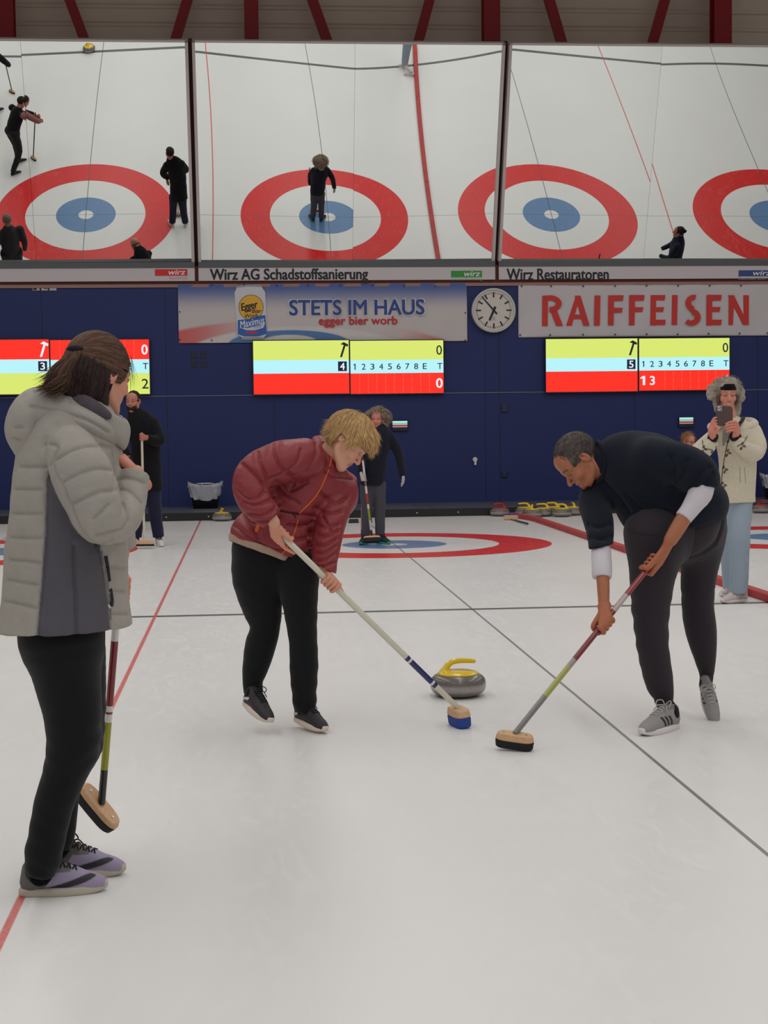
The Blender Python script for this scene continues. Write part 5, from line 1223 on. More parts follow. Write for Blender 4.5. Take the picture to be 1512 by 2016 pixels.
# ================================================================== WOMAN IN RED, SWEEPING
Y1 = -10.80
def woman_red():
    hc = P(685, 868, Y1-.10); M = frame((.62, -.20, -.72), (.74, -.02, .62)); hs = 1.02; parts = []
    neck = Limb([(to_w(hc, M, (0, -.02, -.04), hs), .050), (P(640, 905, Y1-.03), .060)], k=.02)
    sk = g3(212, 158, 132)
    v, f = sculpt(head_prims(hc, M, hs, nose=.9)+[neck], .0026, 1); parts.append((v, f, head_color(v, hc, M, hs, sk, g3(176, 92, 84), g3(150, 112, 84), blush=.35)))
    top = P(551, 1050, Y1-.30); foot = fp(902, 1394, .088); D = foot-top; u = N(D)
    on = lambda t: top+D*t
    W1 = P(537, 1022, Y1-.36); C1 = on(.012)
    W2 = P(638, 1124, Y1-.22); C2 = on(.275)
    hands = [grip_hand(W1, C1, u, .0155, .98, back=(0, -1, .3), ext=(0,)), grip_hand(W2, C2, u, .0155, .98, back=(.1, -1, .2), thumb_along=True)]
    for h_ in hands:
        v, f = sculpt(h_, .0024, 1); parts.append((v, f, sk*np.array([1, .86, .84])))
    legL = tube_px(((456, 556, 1122), (460, 556, 1145), (474, 556, 1190), (491, 553, 1232), (481, 544, 1272), (477, 530, 1315), (477, 519, 1340), (479, 521, 1366)), Y1-.02)
    legR = tube_px(((540, 630, 1124), (546, 628, 1148), (555, 626, 1190), (564, 625, 1240), (569, 627, 1290), (572, 625, 1345), (577, 623, 1385), (579, 622, 1402)), Y1-.10)
    tor = [(P(532, 1078, Y1), .145), (P(548, 1028, Y1), .165), (P(574, 985, Y1), .180), (P(604, 942, Y1), .170), (P(628, 920, Y1), .108), (P(645, 905, Y1), .062)]
    armR = [(P(598, 905, Y1-.14), .100), (P(555, 910, Y1-.22), .098), (P(512, 928, Y1-.27), .092), (P(493, 955, Y1-.30), .080), (P(505, 988, Y1-.33), .074), (P(524, 1010, Y1-.355), .062), (P(541, 1030, Y1-.36), .045)]
    armL = [(P(662, 966, Y1+.10), .088), (P(668, 984, Y1+.02), .080), (P(656, 1010, Y1-.08), .076), (P(645, 1060, Y1-.16), .070), (P(639, 1110, Y1-.22), .061), (P(638, 1128, Y1-.22), .055)]
    bp = [Limb([(p, r*.62) for p, r in L_], k=.02, cap1=True) for L_ in (legL, legR, tor)]+[Limb([(p, r*.6) for p, r in L_], k=.02) for L_ in (armR, armL)]
    v, f = sculpt(bp, .011, 1); parts.append((v, f, sk)); V, Fq, Cc = join(parts)
    org = fp(560, 1425); body = mk('person', V, Fq, M_skin(), None, origin=(org[0], org[1], 0), vcol=Cc)
    tag(body, 'blonde woman in a dark red puffer jacket bending to sweep in front of the stone', 'person')
    redj = g3(134, 42, 48)
    Sx = lambda L_: [(420+x*.26455, 780+y*.26455) for x, y in L_]
    seams = [Sx(s_) for s_ in ([(450, 345), (455, 400), (480, 480), (540, 560), (590, 600)], [(330, 405), (350, 490), (390, 570), (410, 640)], [(195, 490), (260, 540), (330, 600), (400, 690)],
        [(655, 390), (640, 460), (600, 520), (500, 590), (400, 630)], [(165, 690), (240, 760), (330, 750), (400, 690)], [(215, 790), (300, 810), (420, 770), (450, 750)], [(250, 880), (350, 890), (440, 850), (490, 800)], [(300, 940), (400, 940), (500, 890)],
        [(760, 320), (770, 420), (740, 500), (700, 560)], [(560, 560), (600, 640), (580, 700), (700, 640)], [(470, 640), (520, 720), (600, 770), (640, 800)], [(840, 560), (900, 600), (1000, 610), (1060, 620)],
        [(800, 720), (860, 770), (940, 780), (1010, 740)], [(760, 830), (850, 860), (960, 850)], [(735, 940), (820, 960), (945, 950)], [(725, 1010), (830, 1030), (940, 1000)], [(718, 1090), (830, 1100), (930, 1060)], [(718, 1150), (830, 1160), (925, 1110)],
        [(725, 1220), (830, 1210), (920, 1170)], [(740, 1275), (830, 1262), (922, 1235)], [(490, 850), (560, 868), (640, 880), (760, 900)], [(150, 960), (240, 1040), (360, 1110), (480, 1150), (600, 1150)], [(560, 960), (640, 970), (720, 960)], [(530, 1050), (620, 1060), (700, 1050)],
        [(200, 850), (250, 920), (300, 990), (320, 1060)], [(880, 1000), (800, 880)])]
    jk = [Limb(tor[:-1], k=.03, flat=((0, 1, 0), 1.0)), Limb([(P(496, 1050, Y1), .10), (P(545, 1074, Y1), .125), (P(590, 1068, Y1), .100)], k=.04, flat=((0, 1, 0), 1.55)),
          Limb(armR[:-1]+[(P(537, 1022, Y1-.36), .052)], k=.018, cap1=True), Limb(armL, k=.018, cap1=True), Limb([(P(630, 950, Y1-.02), .105), (P(668, 966, Y1+.02), .090)], k=.04),
          Half(P(525, 1081, Y1), (-.36, -.08, -.93))]
    def post(v, f, n):
        t_ = bvh(v, f); v2, dm = grooves(v, n, t_, seams, .0065, .011)
        return v2+n*(.0035*wav(v, 20, 2)+.0016*wav(v, 55, 3))[:, None]
    jo, jv, jf = cloth('jacket', jk, .0052, redj, mat('red_padded_nylon', rough=.48, vc=True, bump=.3, bscale=40, spec=.45), body, post=post)
    tr = bvh(jv, jf); oz = mat('orange_zip', rgb(214, 92, 30), .5)
    cord('zip', tr, [Sx([(860, 545), (835, 600), (800, 680), (740, 770), (640, 870)]), Sx([(628, 920), (605, 1010), (570, 1090), (512, 1178)])], .0042, oz, jo, n=6)
    cord('pocket_zip', tr, [Sx([(337, 960), (318, 1008)])], .010, oz, jo, n=6, lift=-.003)
    cord('drawcord', tr, [Sx([(500, 855), (580, 868), (600, 885), (615, 905)]), Sx([(590, 870), (620, 880), (640, 870)])], .004, mat('dark_cord', rgb(50, 20, 26), .7), jo)
    # stand-up collar
    cl = [Limb([(P(626, 872, Y1+.06), .034), (P(634, 885, Y1-.04), .038), (P(643, 902, Y1-.085), .036), (P(652, 925, Y1-.09), .030), (P(662, 935, Y1-.05), .026)], k=.01, flat=((.5, 0, .9), 1.2)),
          Limb([(P(626, 872, Y1+.06), .034), (P(640, 892, Y1+.12), .028), (P(668, 926, Y1+.12), .028), (P(694, 946, Y1+.06), .026), (P(688, 957, Y1-.02), .022)], k=.01)]
    co, cv_, cf_ = cloth('collar', cl, .0045, redj, mat('red_padded_nylon'), body, .004, 34, 2)
    cord('zip', bvh(cv_, cf_), [Sx([(878, 440), (876, 480), (862, 520), (845, 560)])], .0042, oz, co)
    bs = [Limb([(P(512, 1058, Y1), .150), (P(520, 1080, Y1), .152)], k=.02, flat=((0, 1, 0), 1.0)), Half(P(522, 1091, Y1), (-.35, -.08, -.93)), Half(P(522, 1060, Y1), (.3, 0, .95))]
    cloth('shirt_hem', [Limb([(P(526, 1060, Y1), .182), (P(531, 1082, Y1), .186)], k=.01, flat=((0, 1, 0), .98)), Half(P(525, 1092, Y1), (-.36, -.08, -.93)), Half(P(528, 1070, Y1), (.3, 0, .95))], .006, g3(176, 150, 132), M_knit(), body, .003, 30)
    cloth('undershirt', [Limb([(P(652, 903, Y1-.02), .040), (P(650, 925, Y1-.05), .036)], k=.01)], .005, g3(186, 160, 140), M_knit(), body)
    tp = [Limb(legL, k=.02, cap1=True), Limb(legR, k=.02, cap1=True), Limb([(P(528, 1066, Y1), .150), (P(530, 1085, Y1), .172), (P(540, 1112, Y1), .165)], k=.03, flat=((0, 1, 0), .86))]
    def postt(v, f, n):
        z = v[:, 2]; low = np.exp(-((z-.1)/.16)**2); w = np.sin(z*80+3*np.sin(v[:, 0]*26)); return v+n*((.003*low+.001)*w*(.4+.6*wav(v, 8, 2))+.004*wav(v, 13, 6)+.0015*wav(v, 32, 7))[:, None]
    cloth('trousers', tp, .007, g3(14, 13, 16), M_fabric(), body, post=postt)
    bk = g3(40, 34, 38); crm = g3(206, 190, 176)
    def sc(L_):
        x, y, z = L_.T; c = np.tile(bk, (len(L_), 1)); c[(y < .02) & (z < .085)] = crm; c[(y > .03) & (y < .085) & (np.abs(z-.052-.35*(y-.055)) < .007) & (np.abs(x) > .02)] = g3(200, 196, 196); return c
    lc = mat('black_lace', rgb(18, 16, 20), .8)
    a = P(481, 1386, Y1-.02); b_ = P(523, 1420, Y1-.20); shoe(body, a, N(b_-a), (.05, .2, 1), sc, rgb(214, 198, 186), L=.262, lace=lc, h=.0034, sock=(g3(14, 13, 16), legL[-1][0]))
    a = fp(582, 1430); shoe(body, a+np.array([0, .0, .028]), (.50, -.82, -.09), (.1, 0, 1), sc, rgb(214, 198, 186), L=.262, lace=lc, h=.0034, sock=(g3(14, 13, 16), legR[-1][0]))
    # hair
    bl = g3(212, 174, 122); er = np.array([.088, .108, .098]); ec = np.array([0, -.014, .032])
    hp = [Ell(to_w(hc, M, ec, hs), er*hs, M, .01), Ell(to_w(hc, M, (0, .100, -.050), hs), np.array([.075, .070, .100])*hs, M, .012, 's'), Ell(to_w(hc, M, (.088, -.01, -.03), hs), np.array([.03, .035, .045])*hs, M, .01, 's'), Ell(to_w(hc, M, (-.088, -.01, -.03), hs), np.array([.03, .035, .045])*hs, M, .01, 's'), Half(to_w(hc, M, (0, -.06, -.075), hs), -M[:, 2])]
    cloth('hair', hp, .004, bl*.88, M_hair(), body, .004, 90, 4)
    crown = np.array([0.01, -.060, .110]); sh = [(ec, er)]; G = M.T@np.array([0, 0, -1.])
    def flow(Q): d_ = Q-crown; d_ = d_/np.maximum(np.linalg.norm(d_, axis=1, keepdims=True), .02); return d_+np.array([.0, .22, -.55])
    near_face = lambda Q: ((Q[:, 1] > .030) & (Q[:, 2] < .028) & (Q[:, 1] > .030+.9*(Q[:, 2]+.0))) | ((Q[:, 1] > .004) & (Q[:, 2] < -.006)) | ((Q[:, 1] > -.034) & (Q[:, 2] < -.0) & (np.abs(Q[:, 0]) > .05)) | (Q[:, 2] < -.085)
    ok = lambda x, y, z: ~near_face(np.stack([x, y, z], 1)) & ~((y > .055) & (z < .06))
    A = [strands(hc, M, hs, sphere_roots(5200, ec, er, ok, 4), flow, 10, .0075, .0012, sh, bl, .28, .008, .02, .20, seed=5, stopf=near_face, pull=.35, wave=.15)]
    fr_stop = lambda Q: (Q[:, 2] < .022) & (Q[:, 1] < .10)
    r2 = sphere_roots(1100, ec, er, lambda x, y, z: (y > .030) & (z > .055), 8)      # fringe falling forward
    A.append(strands(hc, M, hs, r2, lambda Q: np.stack([.10+0*Q[:, 0], .85-6*np.clip(Q[:, 1]-.085, 0, .1), -.35-9*np.clip(Q[:, 1]-.07, 0, .1)], 1), 6, .0080, .0013, sh, bl*1.08, .28, .014, .10, .22, seed=9, stopf=fr_stop))
    r3 = sphere_roots(460, ec, er, lambda x, y, z: (y < -.05) & (z < .02) & (z > -.05), 9)   # nape wisps
    A.append(strands(hc, M, hs, r3, lambda Q: np.tile([0, -.2, -1.], (len(Q), 1)), 5, .008, .0014, sh, bl*.95, .3, .006, .20, .25, seed=10))
    for q in (-1, 1):
        r4 = sphere_roots(110, ec, er, lambda x, y, z: (x*q > .05) & (y > .004) & (y < .040) & (z > .012) & (z < .06), 11)
        A.append(strands(hc, M, hs, r4, lambda Q: np.tile([.0, .15, -1.], (len(Q), 1)), 7, .007, .0020, sh, bl*.95, .25, .004, 0, .15, seed=12))
    v, f, c = join(A); mk('hair_strands', v, f, M_hair(), body, vcol=c)
    bands = [(0, .70, cream), (.70, .715, navy), (.715, .725, whitec), (.725, .845, navy), (.845, .855, whitec), (.855, .87, navy), (.87, 1.0, cream)]
    br = broom('broom with a cream shaft and blue pad swept by the woman in red', top-u*.0, foot, (.25, -.97, -.02), (-.12, .05, 1), bands, rgb(28, 48, 120), L=.165, wd=.080, tw=.034, tp=.048, r=(.0145, .0135))
    return body
woman_red()

# ================================================================== MAN IN THE DARK SWEATER, SWEEPING
Y2 = -10.95
def man():
    hc = P(1138, 906, Y2+.02); M = frame((-.60, -.12, -.79), (-.79, 0, .60)); hs = 1.04; parts = []; sk = g3(170, 108, 78)
    neck = Limb([(to_w(hc, M, (0, -.025, -.035), hs), .060), (to_w(hc, M, (0, -.03, -.09), hs), .062), (P(1180, 916, Y2+.02), .075)], k=.02)
    hr_m = g3(84, 76, 72)
    def beard(x, y, z): return np.clip(np.exp(-(x/.032)**4-((z+.108)/.017)**4)*(y > .035), 0, 1)+.0
    v, f = sculpt(head_prims(hc, M, hs, mouth_open=.006, jaw=1.1, nose=1.15)+[neck], .0026, 1)
    parts.append((v, f, head_color(v, hc, M, hs, sk, g3(176, 84, 88), g3(40, 30, 28), beard=(beard, g3(36, 28, 26), .9), blush=.2, brow_s=1.5)))
    top = P(1292, 1098, Y2-.30); foot = fp(1014, 1444, .077); D = foot-top; u = N(D); on = lambda t: top+D*t
    W1 = P(1318, 1066, Y2-.34); C1 = on(.035); W2 = P(1189, 1192, Y2-.36); C2 = on(.383)
    for h_ in (grip_hand(W1, C1, u, .0135, 1.08, back=(0, -1, .3)), grip_hand(W2, C2, u, .0135, 1.08, back=(-.3, -1, .1))):
        v, f = sculpt(h_, .0026, 1); parts.append((v, f, sk*np.array([1.02, .88, .86])))
    tor = [(P(1336, 1012, Y2), .170), (P(1320, 985, Y2), .205), (P(1290, 950, Y2), .222), (P(1256, 926, Y2), .186), (P(1226, 908, Y2), .132), (P(1206, 907, Y2), .100), (P(1194, 907, Y2), .080)]
    armN = [(P(1285, 905, Y2-.15), .110), (P(1330, 912, Y2-.22), .105), (P(1366, 928, Y2-.27), .095), (P(1381, 946, Y2-.29), .078), (P(1384, 962, Y2-.30), .062)]
    slN = [(P(1386, 944, Y2-.29), .056), (P(1378, 972, Y2-.305), .057), (P(1360, 1000, Y2-.32), .045), (P(1345, 1020, Y2-.33), .040)]
    foreN = [(P(1382, 962, Y2-.30), .040), (P(1362, 996, Y2-.32), .036), (P(1342, 1027, Y2-.33), .036), (P(1322, 1060, Y2-.34), .032), W1]
    armF = [(P(1190, 950, Y2+.12), .105), (P(1170, 990, Y2+.02), .078), (P(1180, 1040, Y2-.12), .062), (P(1185, 1102, Y2-.26), .050)]
    slF = [(P(1184, 1085, Y2-.22), .046), (P(1185, 1119, Y2-.28), .048), (P(1185, 1138, Y2-.30), .046)]
    foreF = [(P(1184, 1090, Y2-.24), .030), (P(1187, 1140, Y2-.31), .030), (P(1189, 1196, Y2-.36), .025)]
    bp = [Limb([(p, r*.8) for p, r in tor], k=.03), Limb([(p, r*.5) for p, r in armN], k=.02), Limb([(p, r*.5) for p, r in armF], k=.02), Limb(foreN[:-1]+[(W1, .026)], k=.01), Limb(foreF, k=.01)]
    legF = tube_px(((1231, 1345, 1050), (1237, 1340, 1095), (1241, 1325, 1150), (1244, 1318, 1200), (1248, 1320, 1250), (1258, 1323, 1300), (1272, 1326, 1345), (1287, 1327, 1368), (1289, 1326, 1385)), Y2-.12)
    legB = tube_px(((1326, 1426, 1050), (1337, 1421, 1100), (1339, 1412, 1150), (1343, 1406, 1200), (1351, 1411, 1245), (1362, 1413, 1290), (1372, 1410, 1318), (1376, 1406, 1334)), Y2+.12)
    bp += [Limb([(p, r*.62) for p, r in L_], k=.02, cap1=True) for L_ in (legF, legB)]
    v, f = sculpt(bp, .008, 1); parts.append((v, f, sk)); V, Fq, Cc = join(parts)
    org = fp(1310, 1440); body = mk('person', V, Fq, M_skin(), None, origin=(org[0], org[1], 0), vcol=Cc)
    tag(body, 'man with short greying hair in a dark navy sweater bending over his broom', 'person')
    nv = g3(24, 28, 40)
    def posts(v, f, n):
        x, y = proj(v); Sx2 = lambda L_: [(940+a*.3307, 820+b*.3307) for a, b in L_]
        t_ = bvh(v, f); fl = [Sx2(s_) for s_ in ([(1380, 300), (1320, 340), (1270, 420)], [(1400, 340), (1350, 400), (1330, 430)], [(1250, 260), (1230, 340), (1180, 400)], [(1000, 520), (1100, 560), (1230, 560)], [(900, 480), (980, 560), (1080, 600)], [(660, 640), (720, 660), (790, 640)], [(670, 720), (740, 730), (800, 710)], [(1150, 240), (1180, 330), (1160, 420)], [(760, 400), (840, 480), (900, 560)])]
        v2, _ = grooves(v, n, t_, fl, .012, .010); return v2+n*(.005*wav(v, 11, 3)+.0012*wav(v, 40, 2))[:, None]
    jk = [Limb(tor, k=.03, flat=((0, 1, 0), 1.0)), Limb([(P(1268, 1008, Y2), .105), (P(1296, 1022, Y2), .130), (P(1335, 1015, Y2), .145), (P(1380, 990, Y2), .13)], k=.06, flat=((0, 1, 0), 1.18)), Limb(armN, k=.05, cap1=True), Limb(armF, k=.05, cap1=True), Half(P(1330, 1040, Y2), (.18, -.06, -.98))]
    cloth('sweater', jk, .0058, nv, M_knit(), body, post=posts)
    cloth('neckband', [Limb([(P(1176, 868, Y2+.0), .008), (P(1187, 880, Y2-.06), .0085), (P(1193, 905, Y2-.085), .0085), (P(1190, 930, Y2-.07), .0085), (P(1178, 948, Y2-.02), .0085), (P(1172, 950, Y2+.04), .008), (P(1178, 925, Y2+.10), .008), (P(1176, 880, Y2+.08), .008), (P(1176, 868, Y2+.0), .008)], k=.004, flat=((1, 0, 0), 1.3))], .0045, nv*.85, M_knit(), body)
    wh = g3(206, 200, 206)
    cloth('shirt_sleeve', [Limb(slN, k=.01, cap1=True)], .0045, wh, M_fabric(), body, .003, 30, 2); cloth('shirt_sleeve', [Limb(slF, k=.01, cap1=True)], .0045, wh, M_fabric(), body, .002, 30, 3)
    tp = [Limb(legF, k=.025, cap1=True), Limb(legB, k=.025, cap1=True), Limb([(P(1290, 1050, Y2), .115), (P(1345, 1035, Y2), .15), (P(1366, 1005, Y2), .14)], k=.14, flat=((0, 1, 0), .95))]
    def postt(v, f, n):
        z = v[:, 2]; w = np.sin(z*70+3*np.sin(v[:, 0]*22)+2*np.sin(v[:, 1]*20)); return v+n*(.0028*w*(z < .62)*(.35+.65*wav(v, 8, 3))+.0055*wav(v, 12, 6)+.0016*wav(v, 36, 2))[:, None]
    tro, tv, tf = cloth('trousers', tp, .0065, g3(46, 40, 46), M_fabric(), body, post=postt)
    cord('pocket_seam', bvh(tv, tf), [[(1424, 1010), (1418, 1045), (1410, 1075)], [(1236, 1042), (1262, 1050), (1300, 1052)]], .002, mat('dark_cord', rgb(50, 20, 26), .7), tro)
    gy = g3(146, 142, 140)
    def sc(L_):
        x, y, z = L_.T; c = np.tile(gy, (len(L_), 1))
        for i in range(3):
            yc = .100+.026*i; st = lambda a: np.clip(a/.0028+.5, 0, 1); m = st(.0080-np.abs(y-yc-.55*(z-.05)))*st(z-.030)*st(.072-z)*(np.abs(x) > .012); c = c+(g3(34, 34, 36)-c)*m[:, None]
        c[(z > .094)] = gy*.6; return c
    wl_ = mat('grey_lace', rgb(176, 170, 166), .8)
    h_ = fp(1334, 1432); t_ = fp(1246, 1450); d = N(t_-h_); shoe(body, h_, N(d+np.array([0, -.12, 0])), (0, 0, 1), sc, rgb(222, 214, 216), L=.298, lace=wl_, h=.0032, sock=(g3(30, 26, 30), legF[-1][0]))
    hb = P(1390, 1345, Y2+.10); fw2 = N(P(1408, 1412, Y2-.02)-hb); sb, _ = shoe(body, hb+np.array([0.0, .04, 0.0]), fw2, (-.15, -.95, .1), sc, rgb(206, 200, 198), L=.25, lace=wl_, h=.0034, sock=(g3(30, 26, 30), legB[-1][0]))
    # close-cropped hair
    er = np.array([.0785, .0985, .0885])*1.0; ec = np.array([0, -.018, .031])
    inh = lambda x, y, z: (z > -.045-.25*(y+.05)*(y < -.02)) & (((z > .060-1.2*np.clip(y-.03, 0, 1)*0) & (y < .082)) | (y < .030)) & ~((y > .030) & (z < .058)) & ~((np.abs(x) > .05) & (y > -.035) & (y < .012) & (z < .012)) & ~((z < .012) & (y > .012))
    hp = [Ell(to_w(hc, M, ec, hs), (er+.003)*hs, M, .006), Ell(to_w(hc, M, (0, .098, -.030), hs), np.array([.080, .066, .092])*hs, M, .010, 's'), Ell(to_w(hc, M, (.085, -.004, -.025), hs), np.array([.03, .030, .040])*hs, M, .006, 's'), Ell(to_w(hc, M, (-.085, -.004, -.025), hs), np.array([.03, .030, .040])*hs, M, .006, 's'), Ell(to_w(hc, M, (-.078, .034, -.028), hs), np.array([.035, .036, .034])*hs, M, .006, 's'), Ell(to_w(hc, M, (.078, .034, -.028), hs), np.array([.035, .036, .034])*hs, M, .006, 's'), Half(to_w(hc, M, (0, -.05, -.050), hs), -M[:, 2])]
    cloth('hair', hp, .0035, lambda v: hr_m*(1+.35*wav(v, 160, 3)[:, None]*np.ones(3)), M_hair(), body, .0015, 200, 4)
    rt = sphere_roots(2600, ec, er+.003, inh, 4)
    v, f, c = strands(hc, M, hs, rt, lambda Q: (Q-np.array([0, -.05, .10]))*5+np.array([0, .5, -.5]), 4, .0040, .0008, [(ec, er+.003)], hr_m*1.25, .7, .002, 0, .35, seed=5, pull=.6); mk('hair_strands', v, f, M_hair(), body, vcol=c)
    gb = sphere_roots(500, (0, .070, -.103), (.026, .020, .015), lambda x, y, z: (z < -.092), 5)
    v, f, c = strands(hc, M, hs, gb, lambda Q: np.tile([0, .3, -1.], (len(Q), 1)), 4, .0035, .0009, [((0, .070, -.103), (.026, .020, .015))], g3(40, 32, 30), .4, .003, 0, .5, seed=5); mk('goatee', v, f, M_hair(), body, vcol=c)
    bands = [(0, .24, rgb(140, 34, 42)), (.24, .33, rgb(180, 160, 160)), (.33, .60, maroon), (.60, .64, rgb(150, 140, 140)), (.64, .80, rgb(160, 160, 70)), (.80, 1.0, rgb(120, 118, 118))]
    broom('broom with dark red and lime shaft swung low by the man in the navy sweater', top-u*.03, foot, (.92, -.36, -.10), (-.1, -.15, 1), bands, kpad, L=.17, wd=.062, tw=.030, tp=.036, r=(.0130, .0130))
    return body
man()
# ================================================================== PEOPLE FARTHER OFF
def pj(L_, Y): return [(P(x, y, Y+(d[0] if d else 0)), r*mpp(Y)) for x, y, r, *d in L_]
# ---- woman filming with a phone
Y3 = -6.30
def woman_filming():
    hc = P(1431, 776, Y3); M = frame((-.10, -1, -.12), (0, -.1, 1)); hs = .98
    J = {'torso': pj([(1450, 975, 39), (1452, 940, 40), (1452, 900, 40), (1450, 862, 42), (1442, 838, 28), (1436, 822, 16)], Y3), 'tflat': ((0, 1, 0), .86)}
    J['torso'] = pj([(1450, 989, 38), (1450, 968, 38), (1452, 940, 38), (1452, 900, 39), (1448, 862, 40), (1440, 842, 26), (1436, 822, 16)], Y3)
    J['arms'] = [pj([(1408, 858, 17, .0), (1382, 882, 17, -.06), (1372, 894, 15.5, -.12), (1390, 886, 14, -.22), (1405, 868, 11.5, -.28)], Y3),
                 pj([(1480, 850, 20, .0), (1490, 875, 20, -.06), (1486, 892, 17, -.12), (1464, 882, 15.5, -.22), (1446, 864, 12, -.28)], Y3)]
    J['legs'] = [pj([(1437, 990, 21, .03), (1435, 1050, 21, .05), (1437, 1110, 18, .05), (1440, 1158, 17, .06)], Y3), pj([(1460, 990, 22, -.02), (1456, 1050, 22, -.06), (1455, 1110, 20, -.06), (1454, 1168, 19, -.05)], Y3)]
    J['hips'] = pj([(1438, 981, 20), (1460, 981, 20)], Y3)
    phC = P(1426, 819, Y3-.33)
    q3 = lambda x, y, d: P(x, y, Y3+d)
    hL = [Limb([(q3(1405, 863, -.29), .023), (q3(1401, 851, -.325), .029), (q3(1402, 843, -.33), .025)], k=.01, flat=((0, 1, 0), .7)), Limb([(q3(1406, 856, -.33), .013), (q3(1413, 846, -.350), .011), (q3(1417, 842, -.352), .009)], k=.006)]
    for i in range(4): hL.append(Limb([(q3(1397+i*1.8, 845+i*2, -.325), .0105), (q3(1401+i, 832+i*4, -.335), .0098), (q3(1405.5+i*.6, 824+i*5.5, -.345), .009), (q3(1410+i*.3, 822+i*6, -.352), .0078)], k=.003))
    hR = [Limb([(q3(1447, 861, -.29), .023), (q3(1450, 850, -.325), .029), (q3(1449, 842, -.33), .027)], k=.01, flat=((0, 1, 0), .7)), Limb([(q3(1446, 838, -.31), .012), (q3(1438, 834, -.315), .010), (q3(1430, 834, -.318), .009)], k=.006)]
    for i in range(4): hR.append(Limb([(q3(1453-i*.5, 836+i*5.2, -.330), .0105), (q3(1447, 830.5+i*5.6, -.352), .0100), (q3(1437, 831+i*5.5, -.356), .0090), (q3(1427+2*abs(i-1), 834.5+i*5.2, -.353), .0078)], k=.003))
    cream = g3(208, 198, 176)
    body = figure('person in a cream embroidered jacket, pale jeans and fur hat filming with a phone', (hc, M[:, 1], M[:, 2], hs), J,
                  {'jacket': cream, 'jmat': M_fleece, 'trousers': lambda v: g3(148, 162, 176)*(1+.10*wav(v, 9, 4)[:, None]), 'collar': cream}, res=.0075, hair=None, hair_col=g3(120, 92, 70), hands=[hL, hR], skin=g3(206, 142, 122), teeth=True, folds=.0035)
    jo = [o for o in body.children if o.name.startswith('jacket')][0]; o3 = np.array(jo['_o'])
    def mesh_of(o): return np.array([v.co[:] for v in o.data.vertices])+np.array(o['_o']), [tuple(p.vertices) for p in o.data.polygons]
    jv, jf = mesh_of(jo); tr = bvh(jv, jf); Sx = lambda L_: [(1290+x*.248, 720+y*.248) for x, y in L_]
    dk = mat('dark_brown_trim', rgb(66, 54, 50), .8); rs = mat('leaf_red', rgb(122, 36, 40), .8); gs_ = mat('leaf_green', rgb(96, 92, 74), .8)
    cord('front_opening', tr, [Sx([(482, 640), (476, 700), (480, 780), (484, 850)])], .004, dk, jo)
    cord('embroidered_stem', tr, [Sx([(585, 565), (560, 680), (540, 800), (528, 900), (518, 1020)])], .0035, dk, jo, n=5)
    cord('embroidered_stem', tr, [Sx([(730, 560), (700, 610), (650, 640)]), Sx([(372, 590), (390, 650), (450, 668)])], .003, dk, jo)
    def leaf(cx, cy, a, L_=15, W_=9):
        a = math.radians(a); o_ = []
        for i in range(12):
            t = 2*math.pi*i/12; x = L_*math.cos(t); y = W_*math.sin(t)*(1-.3*math.cos(t)); o_.append((cx+x*math.cos(a)-y*math.sin(a), cy+x*math.sin(a)+y*math.cos(a)))
        return Sx(o_)
    spots = ((590, 580), (580, 690), (555, 820), (545, 945), (695, 635), (388, 660), (455, 700))
    rl = []; gl = []
    for x, y in spots: rl.append(leaf(x-12, y-14 if y > 750 else y+20, -60)); gl += [leaf(x+12, y+4, 20), leaf(x-4, y+24 if y > 750 else y-16, 120)]
    patch('embroidered_leaf', tr, rl, rs, jo, step=.6); patch('embroidered_leaf', tr, gl, gs_, jo, step=.6)
    cord('pocket_welt', tr, [Sx([(672, 805), (674, 930)]), Sx([(710, 808), (716, 935)])], .0025, mat('cream_seam', rgb(168, 158, 138), .9), jo)
    cord('drawstring', tr, [Sx([(676, 395), (680, 430), (682, 465)]), Sx([(410, 480), (404, 540)])], .003, dk, jo)
    # inner dark cuffs, scarf, collar
    cloth('cuff', [Limb([(P(1403, 862, Y3-.27), .040), (P(1405, 856, Y3-.285), .040)], k=.01, cap1=True)], .005, g3(34, 26, 26), M_knit(), body)
    cloth('cuff', [Limb([(P(1449, 861, Y3-.27), .042), (P(1444, 856, Y3-.29), .042)], k=.01, cap1=True)], .005, g3(34, 26, 26), M_knit(), body)
    cloth('scarf', [Limb([(P(1428, 828, Y3-.13), .045), (P(1430, 848, Y3-.15), .035), (P(1424, 876, Y3-.155), .014)], k=.02, flat=((0, 1, 0), .6))], .006, g3(148, 140, 132), M_fleece(), body, .004, 30)
    cloth('hood', [Limb([(P(1418, 838, Y3-.07), .024), (P(1400, 840, Y3+.02), .035), (P(1430, 838, Y3+.12), .05), (P(1470, 832, Y3+.08), .045), (P(1484, 836, Y3-.02), .036), (P(1458, 846, Y3-.10), .026)], k=.02)], .006, cream, M_fleece(), body, .003, 20)
    cloth('dark_collar', [Limb([(P(1464, 822, Y3+.0), .013), (P(1461, 828, Y3-.08), .014), (P(1455, 836, Y3-.125), .013), (P(1444, 856, Y3-.16), .008)], k=.01)], .005, g3(50, 40, 40), M_knit(), body)
    # fur hat, headband, hair
    furc = g3(150, 138, 124)
